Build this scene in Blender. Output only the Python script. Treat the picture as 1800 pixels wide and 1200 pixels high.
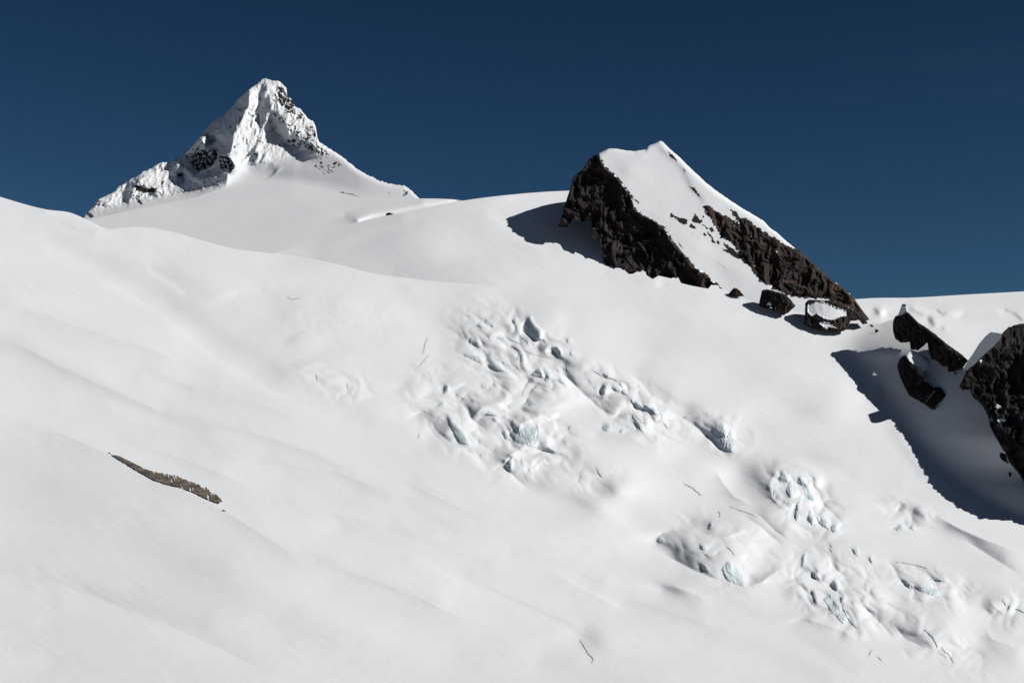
import bpy, math, random
import numpy as np
from mathutils import Vector

# ------------------------------------------------------------------ camera, sky, sun, exposure
for o in list(bpy.data.objects):
    bpy.data.objects.remove(o)
SC = bpy.context.scene
COL = SC.collection
F_PX = 3358.0                       # focal length in photo pixels (photo 1800 x 1200)
HORIZON = 1150.0                    # row of the horizon: the camera looks up at the mountains
TH = math.atan((HORIZON - 600.0) / F_PX)
cam_d = bpy.data.cameras.new('camera')
cam_d.sensor_width = 36.0
cam_d.lens = 36.0 * F_PX / 1800.0
cam_d.clip_start = 1.0
cam_d.clip_end = 60000.0
cam = bpy.data.objects.new('camera', cam_d)
COL.objects.link(cam)
cam.location = (0, 0, 0)
cam.rotation_euler = (math.pi / 2 + TH, 0, 0)
SC.camera = cam

L = Vector((0.80, -0.27, 0.53)).normalized()      # towards the sun
SUN_EL = math.asin(L.z)
SUN_ROT = math.atan2(L.x, L.y)
world = bpy.data.worlds.new('World')
SC.world = world
world.use_nodes = True
nt = world.node_tree
bg = nt.nodes['Background']
sky = nt.nodes.new('ShaderNodeTexSky')
sky.sky_type = 'NISHITA'
sky.sun_disc = False
sky.sun_elevation = SUN_EL
sky.sun_rotation = SUN_ROT
sky.altitude = 2600.0
sky.air_density = 1.0
sky.dust_density = 0.15
sky.ozone_density = 2.0
pol = nt.nodes.new('ShaderNodeMix')               # polarised, high-altitude darkening of the sky
pol.data_type = 'RGBA'
pol.blend_type = 'MULTIPLY'
pol.inputs['Factor'].default_value = 1.0
cap = nt.nodes.new('ShaderNodeMix')               # keeps the hidden band along the horizon from glaring
cap.data_type = 'RGBA'
cap.blend_type = 'DARKEN'
cap.inputs['Factor'].default_value = 1.0
cap.inputs['B'].default_value = (1.9, 3.2, 5.2, 1)
gam = nt.nodes.new('ShaderNodeGamma')
gam.inputs['Gamma'].default_value = 2.4
nt.links.new(sky.outputs['Color'], cap.inputs['A'])
nt.links.new(cap.outputs['Result'], gam.inputs['Color'])
nt.links.new(gam.outputs['Color'], pol.inputs['A'])
pol.inputs['B'].default_value = (0.124, 0.107, 0.062, 1)
wtc = nt.nodes.new('ShaderNodeTexCoord')          # a few thin wisps of cirrus on the right
wmp = nt.nodes.new('ShaderNodeMapping'); wmp.inputs['Scale'].default_value = (7.0, 3.0, 130.0); wmp.inputs['Rotation'].default_value = (0, 0.02, 0)
wns = nt.nodes.new('ShaderNodeTexNoise'); wns.inputs['Scale'].default_value = 1.0; wns.inputs['Detail'].default_value = 4.0
wmr = nt.nodes.new('ShaderNodeMapRange'); wmr.inputs['From Min'].default_value = 0.56; wmr.inputs['From Max'].default_value = 0.80
wsx = nt.nodes.new('ShaderNodeSeparateXYZ')
wxr = nt.nodes.new('ShaderNodeMapRange'); wxr.inputs['From Min'].default_value = 0.10; wxr.inputs['From Max'].default_value = 0.26; wxr.inputs['To Max'].default_value = 0.11
wml = nt.nodes.new('ShaderNodeMath'); wml.operation = 'MULTIPLY'
wad = nt.nodes.new('ShaderNodeMix'); wad.data_type = 'RGBA'; wad.blend_type = 'ADD'; wad.inputs['B'].default_value = (1, 1, 1, 1)
nt.links.new(wtc.outputs['Generated'], wmp.inputs['Vector']); nt.links.new(wmp.outputs['Vector'], wns.inputs['Vector'])
nt.links.new(wns.outputs['Fac'], wmr.inputs['Value']); nt.links.new(wtc.outputs['Generated'], wsx.inputs['Vector'])
nt.links.new(wsx.outputs['X'], wxr.inputs['Value']); nt.links.new(wmr.outputs['Result'], wml.inputs[0]); nt.links.new(wxr.outputs['Result'], wml.inputs[1])
nt.links.new(wml.outputs['Value'], wad.inputs['Factor']); nt.links.new(pol.outputs['Result'], wad.inputs['A'])
nt.links.new(wad.outputs['Result'], bg.inputs['Color'])
bg.inputs['Strength'].default_value = 0.05

sun_d = bpy.data.lights.new('sun', 'SUN')
sun_d.energy = 5.0
sun_d.angle = math.radians(0.5)
sun_d.color = (1.0, 0.965, 0.915)
sun = bpy.data.objects.new('sun', sun_d)
COL.objects.link(sun)
sun.rotation_euler = L.to_track_quat('Z', 'Y').to_euler()
sun.location = (1500, 500, 1500)

SC.view_settings.view_transform = 'Standard'
SC.view_settings.look = 'None'
SC.view_settings.exposure = 0.28
SC.view_settings.gamma = 1.0
SC.cycles.max_bounces = 6
SC.cycles.diffuse_bounces = 1

# ------------------------------------------------------------------ helpers
def to_world(px, py, Y):
    """a point at forward distance Y on the line of sight through photo pixel (px, py)"""
    xc = (px - 900.0) / F_PX
    yc = (600.0 - py) / F_PX
    c, s = math.cos(TH), math.sin(TH)
    dy = c - yc * s
    dz = s + yc * c
    k = Y / dy
    return np.stack([xc * k, Y + 0 * xc, dz * k], axis=-1)

_rng = np.random.RandomState(7)
_ang = _rng.rand(256, 256) * 2 * np.pi
_GX, _GY = np.cos(_ang), np.sin(_ang)

def noise(x, y):
    xi = np.floor(x).astype(int); yi = np.floor(y).astype(int)
    fx = x - xi; fy = y - yi
    u = fx * fx * fx * (fx * (fx * 6 - 15) + 10)
    v = fy * fy * fy * (fy * (fy * 6 - 15) + 10)
    def g(ix, iy, dx, dy):
        a = ix & 255; b = iy & 255
        return _GX[a, b] * dx + _GY[a, b] * dy
    n00 = g(xi, yi, fx, fy); n10 = g(xi + 1, yi, fx - 1, fy)
    n01 = g(xi, yi + 1, fx, fy - 1); n11 = g(xi + 1, yi + 1, fx - 1, fy - 1)
    return 1.5 * ((n00 * (1 - u) + n10 * u) * (1 - v) + (n01 * (1 - u) + n11 * u) * v)

def fbm(x, y, octs=4, gain=0.5, lac=2.03):
    s = 0; a = 1.0
    for i in range(octs):
        s = s + a * noise(x + 17.3 * i, y - 9.1 * i)
        x = x * lac; y = y * lac; a *= gain
    return s

def ridged(x, y, octs=4, gain=0.55, lac=2.1):
    s = 0; a = 1.0
    for i in range(octs):
        s = s + a * (1 - 2 * np.abs(noise(x + 31.7 * i, y + 5.3 * i)))
        x = x * lac; y = y * lac; a *= gain
    return s

def sstep(t):
    t = np.clip(t, 0, 1)
    return t * t * (3 - 2 * t)

def curve(pts):
    xs = np.array([p[0] for p in pts], float); ys = np.array([p[1] for p in pts], float)
    return lambda x: np.interp(x, xs, ys)

def scurve(pts):
    """smooth (Catmull-Rom like) curve y(x)"""
    xs = np.array([p[0] for p in pts], float); ys = np.array([p[1] for p in pts], float)
    m = np.gradient(ys, xs)
    def f(x):
        x = np.asarray(x, float)
        i = np.clip(np.searchsorted(xs, x) - 1, 0, len(xs) - 2)
        h = xs[i + 1] - xs[i]; t = np.clip((x - xs[i]) / h, 0, 1)
        return ((2*t**3 - 3*t**2 + 1) * ys[i] + (t**3 - 2*t**2 + t) * h * m[i]
                + (-2*t**3 + 3*t**2) * ys[i + 1] + (t**3 - t**2) * h * m[i + 1])
    return f

def zm(ox, oy, k, pts):
    return [(ox + a * k, oy + b * k) for a, b in pts]

def seg_dist(X, Y, pts, closed=False):
    d = np.full(X.shape, 1e9)
    n = len(pts)
    for i in range(n if closed else n - 1):
        (x0, y0), (x1, y1) = pts[i], pts[(i + 1) % n]
        vx, vy = x1 - x0, y1 - y0
        t = np.clip(((X - x0) * vx + (Y - y0) * vy) / (vx * vx + vy * vy + 1e-9), 0, 1)
        d = np.minimum(d, np.hypot(X - x0 - t * vx, Y - y0 - t * vy))
    return d

def inside(X, Y, pts):
    r = np.zeros(X.shape, bool)
    n = len(pts)
    for i in range(n):
        (x0, y0), (x1, y1) = pts[i], pts[(i + 1) % n]
        if y0 == y1: continue
        c = ((y0 > Y) != (y1 > Y)) & (X < (x1 - x0) * (Y - y0) / (y1 - y0) + x0)
        r ^= c
    return r

class Relief:
    """Relief of a snow or rock surface. Slopes to the left or right are collected stroke by stroke and
    then integrated into one smooth height field, so the sun does the shading."""
    def __init__(s, x0, y0, x1, y1, step):
        s.x0, s.y0, s.step = x0, y0, step
        s.nx = int((x1 - x0) / step) + 1; s.ny = int((y1 - y0) / step) + 1
        s.X, s.Y = np.meshgrid(x0 + step * np.arange(s.nx), y0 + step * np.arange(s.ny))
        s.a = np.zeros(s.X.shape)
        s.dY = None
    def _box(s, pts, pad):
        xs = [p[0] for p in pts]; ys = [p[1] for p in pts]
        i0 = max(0, int((min(xs) - pad - s.x0) / s.step)); i1 = min(s.nx, int((max(xs) + pad - s.x0) / s.step) + 2)
        j0 = max(0, int((min(ys) - pad - s.y0) / s.step)); j1 = min(s.ny, int((max(ys) + pad - s.y0) / s.step) + 2)
        return slice(j0, max(j1, j0)), slice(i0, max(i1, i0))
    def line(s, v, w, pts):
        b = s._box(pts, 2.6 * w)
        d = seg_dist(s.X[b], s.Y[b], pts)
        s.a[b] += v * 0.0248 * np.exp(-(d / w) ** 2)
    def blob(s, v, x, y, rx, ry, ang=0.0):
        r = max(rx, ry) * 2.6
        b = s._box([(x - r, y - r), (x + r, y + r)], 0)
        c, n = math.cos(math.radians(ang)), math.sin(math.radians(ang))
        dx, dy = s.X[b] - x, s.Y[b] - y
        u, w = dx * c + dy * n, -dx * n + dy * c
        s.a[b] += v * 0.0248 * np.exp(-(u / rx) ** 2 - (w / ry) ** 2)
    def edge(s, vd, wd, vb, wb, pts):
        """a crisp break of slope: shaded on the right hand of the line, sunlit on its left hand"""
        pad = 3.5 * max(wd, wb)
        b = s._box(pts, pad)
        X, Y = s.X[b], s.Y[b]
        best = np.full(X.shape, 1e9); sd = np.zeros(X.shape); tt = np.zeros(X.shape)
        ln = [math.hypot(pts[i + 1][0] - pts[i][0], pts[i + 1][1] - pts[i][1]) for i in range(len(pts) - 1)]
        acc, tot = 0.0, sum(ln)
        for i in range(len(pts) - 1):
            (x0, y0), (x1, y1) = pts[i], pts[i + 1]
            vx, vy = x1 - x0, y1 - y0
            t = np.clip(((X - x0) * vx + (Y - y0) * vy) / (vx * vx + vy * vy + 1e-9), 0, 1)
            d = np.hypot(X - x0 - t * vx, Y - y0 - t * vy)
            sg = np.sign((X - x0) * (-vy) + (Y - y0) * vx)
            m = d < best
            best = np.where(m, d, best); sd = np.where(m, sg * d, sd); tt = np.where(m, (acc + t * ln[i]) / tot, tt)
            acc += ln[i]
        tap = sstep(tt / 0.25) * sstep((1 - tt) / 0.25)
        f = np.where(sd > 0, -vd * np.exp(-(np.maximum(sd, 0) / wd)), vb * np.exp(np.minimum(sd, 0) / wb))
        s.a[b] += 0.0248 * f * tap * sstep((pad - best) / pad * 2)
    def poly(s, v, pts, soft=1.5):
        b = s._box(pts, soft + 2)
        X, Y = s.X[b], s.Y[b]
        d = seg_dist(X, Y, pts, True)
        sd = np.where(inside(X, Y, pts), d, -d)
        s.a[b] += v * 0.0248 * sstep(sd / (2 * soft) + 0.5)
    def solve(s, m, lam=0.15, eps=0.0015):
        a = s.a * m
        ny, nx = a.shape
        P = 64
        ap = np.zeros((ny + 2 * P, nx + 2 * P)); ap[P:-P, P:-P] = a
        ky = 2 * np.pi * np.fft.fftfreq(ap.shape[0], s.step)[:, None]
        kx = 2 * np.pi * np.fft.fftfreq(ap.shape[1], s.step)[None, :]
        H = -1j * kx / (kx ** 2 + lam * ky ** 2 + eps ** 2)
        s.dY = np.real(np.fft.ifft2(np.fft.fft2(ap) * H))[P:-P, P:-P]
        return s
    def __call__(s, px, py):
        fx = np.clip((px - s.x0) / s.step, 0, s.nx - 1.001); fy = np.clip((py - s.y0) / s.step, 0, s.ny - 1.001)
        i = fx.astype(int); j = fy.astype(int); u = fx - i; v = fy - j
        A = s.dY
        return ((A[j, i] * (1 - u) + A[j, i + 1] * u) * (1 - v) + (A[j + 1, i] * (1 - u) + A[j + 1, i + 1] * u) * v)

def mesh_obj(name, verts, quads, mat, parent=None, smooth=True):
    used = np.zeros(len(verts), bool); used[quads.ravel()] = True
    idx = np.cumsum(used) - 1
    v = verts[used].astype(np.float64); q = idx[quads].astype(np.int32)
    base = Vector((0, 0, 0))
    if parent is None:
        base = Vector((float((v[:, 0].min() + v[:, 0].max()) / 2), float((v[:, 1].min() + v[:, 1].max()) / 2), float(v[:, 2].min())))
        v = v - np.array(base)
    else:
        v = v - np.array(parent.location)
    me = bpy.data.meshes.new(name)
    me.vertices.add(len(v)); me.vertices.foreach_set('co', v.astype(np.float32).ravel())
    me.loops.add(q.size); me.loops.foreach_set('vertex_index', q.ravel())
    me.polygons.add(len(q))
    me.polygons.foreach_set('loop_start', np.arange(0, q.size, 4, dtype=np.int32))
    me.polygons.foreach_set('loop_total', np.full(len(q), 4, dtype=np.int32))
    me.polygons.foreach_set('use_smooth', np.full(len(q), smooth))
    me.update(calc_edges=True)
    me.validate()
    me.materials.append(mat)
    o = bpy.data.objects.new(name, me)
    COL.objects.link(o)
    o.location = base
    if parent is not None:
        o.location = (0, 0, 0)
        o.parent = parent
    return o

def tag(o, label=None, cat=None, group=None, kind=None):
    if label: o['label'] = label
    if cat: o['category'] = cat
    if group: o['group'] = group
    if kind: o['kind'] = kind
    return o

def empty(name, loc, label, cat, group=None):
    o = bpy.data.objects.new(name, None)
    COL.objects.link(o)
    o.location = loc
    o.empty_display_size = 5
    return tag(o, label, cat, group)

def grid_quads(nr, nc, mask=None):
    r, c = np.meshgrid(np.arange(nr - 1), np.arange(nc - 1), indexing='ij')
    q = np.stack([r * nc + c, (r + 1) * nc + c, (r + 1) * nc + c + 1, r * nc + c + 1], axis=-1)
    if mask is not None:
        return q[mask]
    return q.reshape(-1, 4)

def sheet_rows(top, bot, x0, x1, step, rows=None):
    n = int((x1 - x0) / step) + 1
    xs = np.linspace(x0, x1, n)
    t, b = top(xs), bot(xs)
    if rows is None:
        rows = max(3, int(np.max(b - t) / step) + 1)
    k = np.linspace(0, 1, rows)[:, None]
    PX = np.repeat(xs[None, :], rows, 0)
    PY = t[None, :] * (1 - k) + b[None, :] * k
    return PX, PY

# ------------------------------------------------------------------ materials
def new_mat(name):
    m = bpy.data.materials.new(name); m.use_nodes = True
    t = m.node_tree
    return m, t, t.nodes['Principled BSDF']

def snow_mat():
    m, t, p = new_mat('snow')
    N, K = t.nodes.new, t.links.new
    tc = N('ShaderNodeTexCoord')
    n1 = N('ShaderNodeTexNoise'); n1.inputs['Scale'].default_value = 0.012; n1.inputs['Detail'].default_value = 5
    K(tc.outputs['Object'], n1.inputs['Vector'])
    cr = N('ShaderNodeValToRGB')
    cr.color_ramp.elements[0].position = 0.3; cr.color_ramp.elements[0].color = (0.552, 0.571, 0.597, 1)
    cr.color_ramp.elements[1].position = 0.7; cr.color_ramp.elements[1].color = (0.587, 0.603, 0.624, 1)
    K(n1.outputs['Fac'], cr.inputs['Fac']); K(cr.outputs['Color'], p.inputs['Base Color'])
    mp = N('ShaderNodeMapping'); mp.inputs['Rotation'].default_value = (0, 0, 0.5); mp.inputs['Scale'].default_value = (0.10, 0.30, 0.25)
    K(tc.outputs['Object'], mp.inputs['Vector'])
    n2 = N('ShaderNodeTexNoise'); n2.inputs['Scale'].default_value = 1.0; n2.inputs['Detail'].default_value = 6; n2.inputs['Roughness'].default_value = 0.6
    K(mp.outputs['Vector'], n2.inputs['Vector'])
    bp = N('ShaderNodeBump'); bp.inputs['Strength'].default_value = 0.20; bp.inputs['Distance'].default_value = 0.6
    K(n2.outputs['Fac'], bp.inputs['Height']); K(bp.outputs['Normal'], p.inputs['Normal'])
    p.inputs['Roughness'].default_value = 0.75
    p.inputs['Specular IOR Level'].default_value = 0.15
    return m

def rock_mat(name, dark, light, red, snowy=0.0, scale=1.0):
    """dark fractured rock; snowy > 0 lets snow lie on its flatter ledges"""
    m, t, p = new_mat(name)
    N, K = t.nodes.new, t.links.new
    tc = N('ShaderNodeTexCoord')
    n1 = N('ShaderNodeTexNoise'); n1.inputs['Scale'].default_value = 0.09 * scale; n1.inputs['Detail'].default_value = 8; n1.inputs['Roughness'].default_value = 0.65
    K(tc.outputs['Object'], n1.inputs['Vector'])
    cr = N('ShaderNodeValToRGB')
    cr.color_ramp.elements[0].position = 0.35; cr.color_ramp.elements[0].color = (*dark, 1)
    cr.color_ramp.elements[1].position = 0.68; cr.color_ramp.elements[1].color = (*light, 1)
    K(n1.outputs['Fac'], cr.inputs['Fac'])
    n3 = N('ShaderNodeTexNoise'); n3.inputs['Scale'].default_value = 0.022 * scale; n3.inputs['Detail'].default_value = 4
    K(tc.outputs['Object'], n3.inputs['Vector'])
    mr = N('ShaderNodeMapRange'); mr.inputs['From Min'].default_value = 0.52; mr.inputs['From Max'].default_value = 0.66
    K(n3.outputs['Fac'], mr.inputs['Value'])
    mx = N('ShaderNodeMix'); mx.data_type = 'RGBA'
    K(mr.outputs['Result'], mx.inputs['Factor']); K(cr.outputs['Color'], mx.inputs['A']); mx.inputs['B'].default_value = (*red, 1)
    n5 = N('ShaderNodeTexNoise'); n5.inputs['Scale'].default_value = 0.035 * scale; n5.inputs['Detail'].default_value = 6; n5.inputs['Roughness'].default_value = 0.6
    mp5 = N('ShaderNodeMapping'); mp5.inputs['Rotation'].default_value = (0.3, 0.7, 0.2); mp5.inputs['Scale'].default_value = (1.0, 1.0, 2.4)
    K(tc.outputs['Object'], mp5.inputs['Vector']); K(mp5.outputs['Vector'], n5.inputs['Vector'])
    mr5 = N('ShaderNodeMapRange'); mr5.inputs['From Min'].default_value = 0.35; mr5.inputs['From Max'].default_value = 0.68; mr5.inputs['To Min'].default_value = 0.55; mr5.inputs['To Max'].default_value = 1.6
    K(n5.outputs['Fac'], mr5.inputs['Value'])
    mv = N('ShaderNodeMix'); mv.data_type = 'RGBA'; mv.blend_type = 'MULTIPLY'; mv.inputs['Factor'].default_value = 1.0
    K(mx.outputs['Result'], mv.inputs['A']); K(mr5.outputs['Result'], mv.inputs['B'])
    col = mv.outputs['Result']
    if snowy > 0:
        ge = N('ShaderNodeNewGeometry'); sx = N('ShaderNodeSeparateXYZ')
        K(ge.outputs['Normal'], sx.inputs['Vector'])
        n4 = N('ShaderNodeTexNoise'); n4.inputs['Scale'].default_value = 0.16 * scale; n4.inputs['Detail'].default_value = 6; n4.inputs['Roughness'].default_value = 0.7
        K(tc.outputs['Object'], n4.inputs['Vector'])
        ad = N('ShaderNodeMath'); ad.operation = 'MULTIPLY_ADD'; ad.inputs[1].default_value = 1.3
        K(n4.outputs['Fac'], ad.inputs[0]); K(sx.outputs['Z'], ad.inputs[2])
        m2 = N('ShaderNodeMapRange'); m2.inputs['From Min'].default_value = 1.55 - snowy; m2.inputs['From Max'].default_value = 1.63 - snowy
        K(ad.outputs['Value'], m2.inputs['Value'])
        mx2 = N('ShaderNodeMix'); mx2.data_type = 'RGBA'
        K(m2.outputs['Result'], mx2.inputs['Factor']); K(col, mx2.inputs['A']); mx2.inputs['B'].default_value = (0.57, 0.58, 0.59, 1)
        col = mx2.outputs['Result']
    K(col, p.inputs['Base Color'])
    n2 = N('ShaderNodeTexNoise'); n2.inputs['Scale'].default_value = 0.5 * scale; n2.inputs['Detail'].default_value = 8; n2.inputs['Roughness'].default_value = 0.7
    K(tc.outputs['Object'], n2.inputs['Vector'])
    bp = N('ShaderNodeBump'); bp.inputs['Strength'].default_value = 0.7; bp.inputs['Distance'].default_value = 1.2 / scale
    K(n2.outputs['Fac'], bp.inputs['Height']); K(bp.outputs['Normal'], p.inputs['Normal'])
    p.inputs['Roughness'].default_value = 0.9
    p.inputs['Specular IOR Level'].default_value = 0.2
    return m

def ice_mat():
    m, t, p = new_mat('glacier_ice')
    N, K = t.nodes.new, t.links.new
    tc = N('ShaderNodeTexCoord')
    mp = N('ShaderNodeMapping'); mp.inputs['Rotation'].default_value = (0, 0.35, 0); mp.inputs['Scale'].default_value = (0.16, 0.16, 0.07)
    K(tc.outputs['Object'], mp.inputs['Vector'])
    n1 = N('ShaderNodeTexNoise'); n1.inputs['Scale'].default_value = 0.9; n1.inputs['Detail'].default_value = 6; n1.inputs['Roughness'].default_value = 0.6
    K(mp.outputs['Vector'], n1.inputs['Vector'])
    cr = N('ShaderNodeValToRGB')
    cr.color_ramp.elements[0].position = 0.35; cr.color_ramp.elements[0].color = (0.43, 0.52, 0.557, 1)
    cr.color_ramp.elements[1].position = 0.68; cr.color_ramp.elements[1].color = (0.54, 0.59, 0.612, 1)
    K(n1.outputs['Fac'], cr.inputs['Fac']); K(cr.outputs['Color'], p.inputs['Base Color'])
    bp = N('ShaderNodeBump'); bp.inputs['Strength'].default_value = 0.5; bp.inputs['Distance'].default_value = 0.8
    K(n1.outputs['Fac'], bp.inputs['Height']); K(bp.outputs['Normal'], p.inputs['Normal'])
    p.inputs['Roughness'].default_value = 0.55
    p.inputs['Specular IOR Level'].default_value = 0.3
    return m

SNOW = snow_mat()
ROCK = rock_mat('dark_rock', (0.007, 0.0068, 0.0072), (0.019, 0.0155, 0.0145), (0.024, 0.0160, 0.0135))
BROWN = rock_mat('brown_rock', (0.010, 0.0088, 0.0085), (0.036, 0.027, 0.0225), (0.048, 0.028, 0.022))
RIME = rock_mat('snow_plastered_rock', (0.022, 0.020, 0.019), (0.095, 0.080, 0.066), (0.080, 0.062, 0.048), snowy=0.22)
SLAB = rock_mat('grey_brown_slab', (0.050, 0.043, 0.036), (0.135, 0.118, 0.10), (0.095, 0.072, 0.052), scale=3.0)
ICE = ice_mat()

# ------------------------------------------------------------------ the glacier and its upper snow dome
CREST = scurve([(-260, 262), (-100, 312), (0, 346), (80, 368), (127, 375), (148, 384), (172, 396), (190, 402.5), (212, 400), (236, 398.5),
                (270, 401), (296, 406), (359, 424), (401, 435), (464, 444), (540, 454), (591, 464), (654, 480), (718, 489),
                (760, 494), (860, 502), (1000, 530), (1200, 560), (1400, 600), (1600, 760), (1800, 860), (2060, 960)])
P2BOT = curve([(981, 399), (985, 398), (997, 401), (1003, 392), (1008, 385), (1014, 387), (1022, 392), (1031, 387), (1040, 386), (1041, 424), (1045, 422), (1054, 412), (1056, 437), (1060, 440), (1062, 470), (1093, 475), (1105, 486), (1112, 486), (1124, 480), (1133, 473), (1136, 488),
               (1147, 495), (1158, 489), (1180, 494), (1190, 488), (1197, 502), (1217, 507), (1245, 512), (1252, 503), (1262, 503), (1265, 512), (1272, 512), (1276, 514), (1300, 526), (1340, 540), (1400, 552),
               (1480, 566), (1530, 568)])
_S0 = curve([(480, 446.5), (520, 432), (560, 416.5), (600, 401), (630, 390.5), (680, 379), (740, 367.5), (800, 355), (815, 352.5), (850, 347.5),
            (880, 344), (920, 340), (960, 337), (1004, 335), (1030, 350), (1050, 385), (1061, 440), (1064, 466), (1526, 562), (1545, 570), (1572, 560), (1600, 585), (1700, 650), (1800, 720), (2060, 880)])
_S = lambda x: np.where((x > 1064) & (x < 1526), P2BOT(x) - 4.5, _S0(x))
def UPPER(x):
    return np.where(x < 480, CREST(x), np.minimum(_S(x), CREST(x)))

_MARGIN = [(300, 1900), (500, 1680), (540, 1595), (560, 1556), (580, 1522), (600, 1502), (616, 1499), (640, 1518), (700, 1562), (775, 1618), (815, 1650), (865, 1716), (905, 1790), (960, 1890), (1010, 1990), (1080, 2130), (1345, 2700)]
_msx = scurve(_MARGIN)
MARGIN_X = lambda py: _msx(py)
def gully(px, py):
    """the flank right of the glacier margin rises towards the cliff and faces away from the sun"""
    w = px - MARGIN_X(py)
    k = 12.0
    w = k * np.logaddexp(0, w / k)                       # soft start
    w = 450.0 * (1 - np.exp(-w / 450.0))
    return w * (0.85 + 0.85 * sstep((850 - py) / 90.0))
def glacier_base(px, py):
    return 1900.0 * np.exp(-0.000715 * (py - 500.0)) * np.exp(4.0e-5 * (px - 900.0)) - 0.5 * gully(px, py)

def dome_shift(px):
    return 1.0 + 0.042 * sstep((890.0 - px) / 440.0)

G = Relief(-260, 250, 2060, 1380, 1.6)
HUMP = 12.0
GAIN = 1.25
def S(v, w, *pts): G.line(GAIN * v, w, list(pts))
def B(v, x, y, rx, ry, ang=0): G.blob((2.7 if x > 700 else 1.3) * v, x, y, rx, ry, ang)

G.blob(-12, 80, 1060, 420, 260); G.blob(-9, 900, 1260, 700, 150)
# broad forms of the left slope
S(+6, 70, (-100, 420), (120, 520), (300, 620))
S(-9, 16, (0, 600), (42, 612), (105, 646), (190, 684), (274, 722), (360, 760))
S(+6, 14, (0, 575), (60, 592), (120, 622), (200, 660))
S(-6, 14, (0, 535), (127, 570), (253, 612), (380, 660))
S(-7, 12, (253, 650), (338, 684), (443, 709), (506, 726))
S(+7, 14, (84, 440), (186, 490), (274, 540), (380, 624), (464, 676), (549, 715), (625, 750))
S(-7, 18, (100, 420), (205, 470), (300, 520), (400, 600), (480, 640), (570, 690), (650, 730))
B(-11, 335, 497, 52, 14, 8); B(-8, 300, 480, 30, 10, 20)
B(+7, 400, 522, 30, 9, -8); S(+10, 4, (262, 478), (300, 500), (322, 517)); S(+9, 3.5, (385, 522), (415, 514))
S(-9, 7, (464, 512), (540, 510), (633, 513), (717, 507)); S(+5, 9, (480, 500), (600, 500), (720, 496))
B(-8, 500, 545, 30, 22); B(+7, 655, 540, 60, 26); B(-7, 585, 540, 14, 22)
B(+10, 552, 608, 30, 20); S(-9, 8, (520, 640), (560, 630), (600, 628)); B(-9, 486, 650, 26, 22); B(-10, 714, 678, 16, 9, -25)
S(-8, 9, (505, 600), (520, 590)); B(-9, 752, 728, 24, 12, -10); S(-7, 10, (610, 740), (700, 752), (780, 800))
S(-6, 10, (211, 773), (300, 800), (380, 828)); S(-8, 9, (296, 726), (380, 744), (464, 769), (549, 798), (620, 830)); S(+5, 9, (200, 715), (330, 760), (460, 790))
S(-6, 10, (464, 812), (591, 831), (680, 870)); S(+7, 5, (528, 885), (620, 905), (680, 920)); S(-9, 7, (610, 925), (690, 926), (760, 935))
# the bulge line through the rock band: shaded below it
S(+5, 26, (0, 722), (101, 742), (190, 772), (300, 800)); B(-10, 60, 850, 140, 60, 18); B(-9, 330, 985, 200, 55, 27); S(-7, 22, (410, 905), (515, 975), (600, 1012), (760, 1052))
S(-8, 16, (0, 1000), (127, 1022), (203, 1050), (300, 1080), (360, 1092)); S(+4, 22, (0, 1035), (127, 1056), (203, 1086), (296, 1120), (380, 1158), (486, 1210))
S(-6, 30, (100, 1165), (300, 1190), (450, 1210)); S(-5, 40, (520, 1100), (700, 1180), (900, 1250)); S(+6, 30, (430, 1000), (600, 1080), (760, 1150))
S(-6, 12, (560, 985), (640, 1010), (760, 1060)); S(-8, 10, (733, 853), (796, 886), (860, 900)); S(-7, 9, (600, 922), (700, 928), (790, 965), (860, 990))
S(-9, 10, (824, 1014), (870, 1034), (915, 1054), (1000, 1090)); S(+7, 14, (740, 990), (860, 1040), (950, 1080), (1012, 1115)); B(-11, 1040, 1120, 26, 20, 30)
S(-7, 9, (905, 970), (985, 990), (1055, 1022)); S(+11, 3, (1000, 1020), (1040, 1042), (1088, 1064)); S(-9, 10, (1107, 1056), (1160, 1070), (1230, 1090)); S(-6, 14, (640, 850), (720, 880), (800, 930))
S(-8, 16, (960, 1165), (1060, 1190), (1150, 1215)); S(-7, 14, (1200, 1010), (1300, 1060), (1420, 1120), (1500, 1170)); S(-7, 16, (1250, 1110), (1350, 1140), (1450, 1190))
# hollows and swells between the seracs
B(-24, 1069, 858, 22, 13); B(-13, 1030, 884, 30, 12, 15); B(+9, 1120, 838, 50, 24, 15); B(+9, 1085, 905, 36, 14, 20)
B(-13, 1168, 953, 14, 12); B(-17, 1205, 972, 38, 18, 25); B(+14, 1318, 962, 40, 26, 10); B(-9, 1310, 925, 60, 10, 10); B(-15, 1240, 925, 40, 12, 5)
B(-16, 1182, 1036, 28, 10, 20); S(-20, 8, (1325, 1022), (1345, 1014), (1372, 1001)); B(+9, 1395, 985, 30, 14); B(-10, 1390, 1040, 16, 22)
B(-22, 1325, 842, 36, 20, 5); B(+9, 1270, 830, 40, 18, 20); B(-18, 1600, 893, 40, 10, 28); S(-14, 10, (1640, 915), (1690, 936), (1760, 980)); B(+8, 1580, 870, 40, 9, 20)
B(-13, 1585, 1103, 36, 15, 18); B(-10, 1625, 1125, 28, 13, 20); B(+10, 1700, 1090, 50, 22, 10); B(-9, 1750, 1060, 24, 14); B(-10, 1740, 1140, 40, 18, 15)
S(-10, 9, (1567, 757), (1593, 795), (1617, 829), (1650, 853), (1700, 880)); S(+8, 9, (1590, 765), (1625, 812), (1690, 860), (1770, 905)); S(-9, 8, (1500, 840), (1540, 850), (1580, 852))
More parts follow.
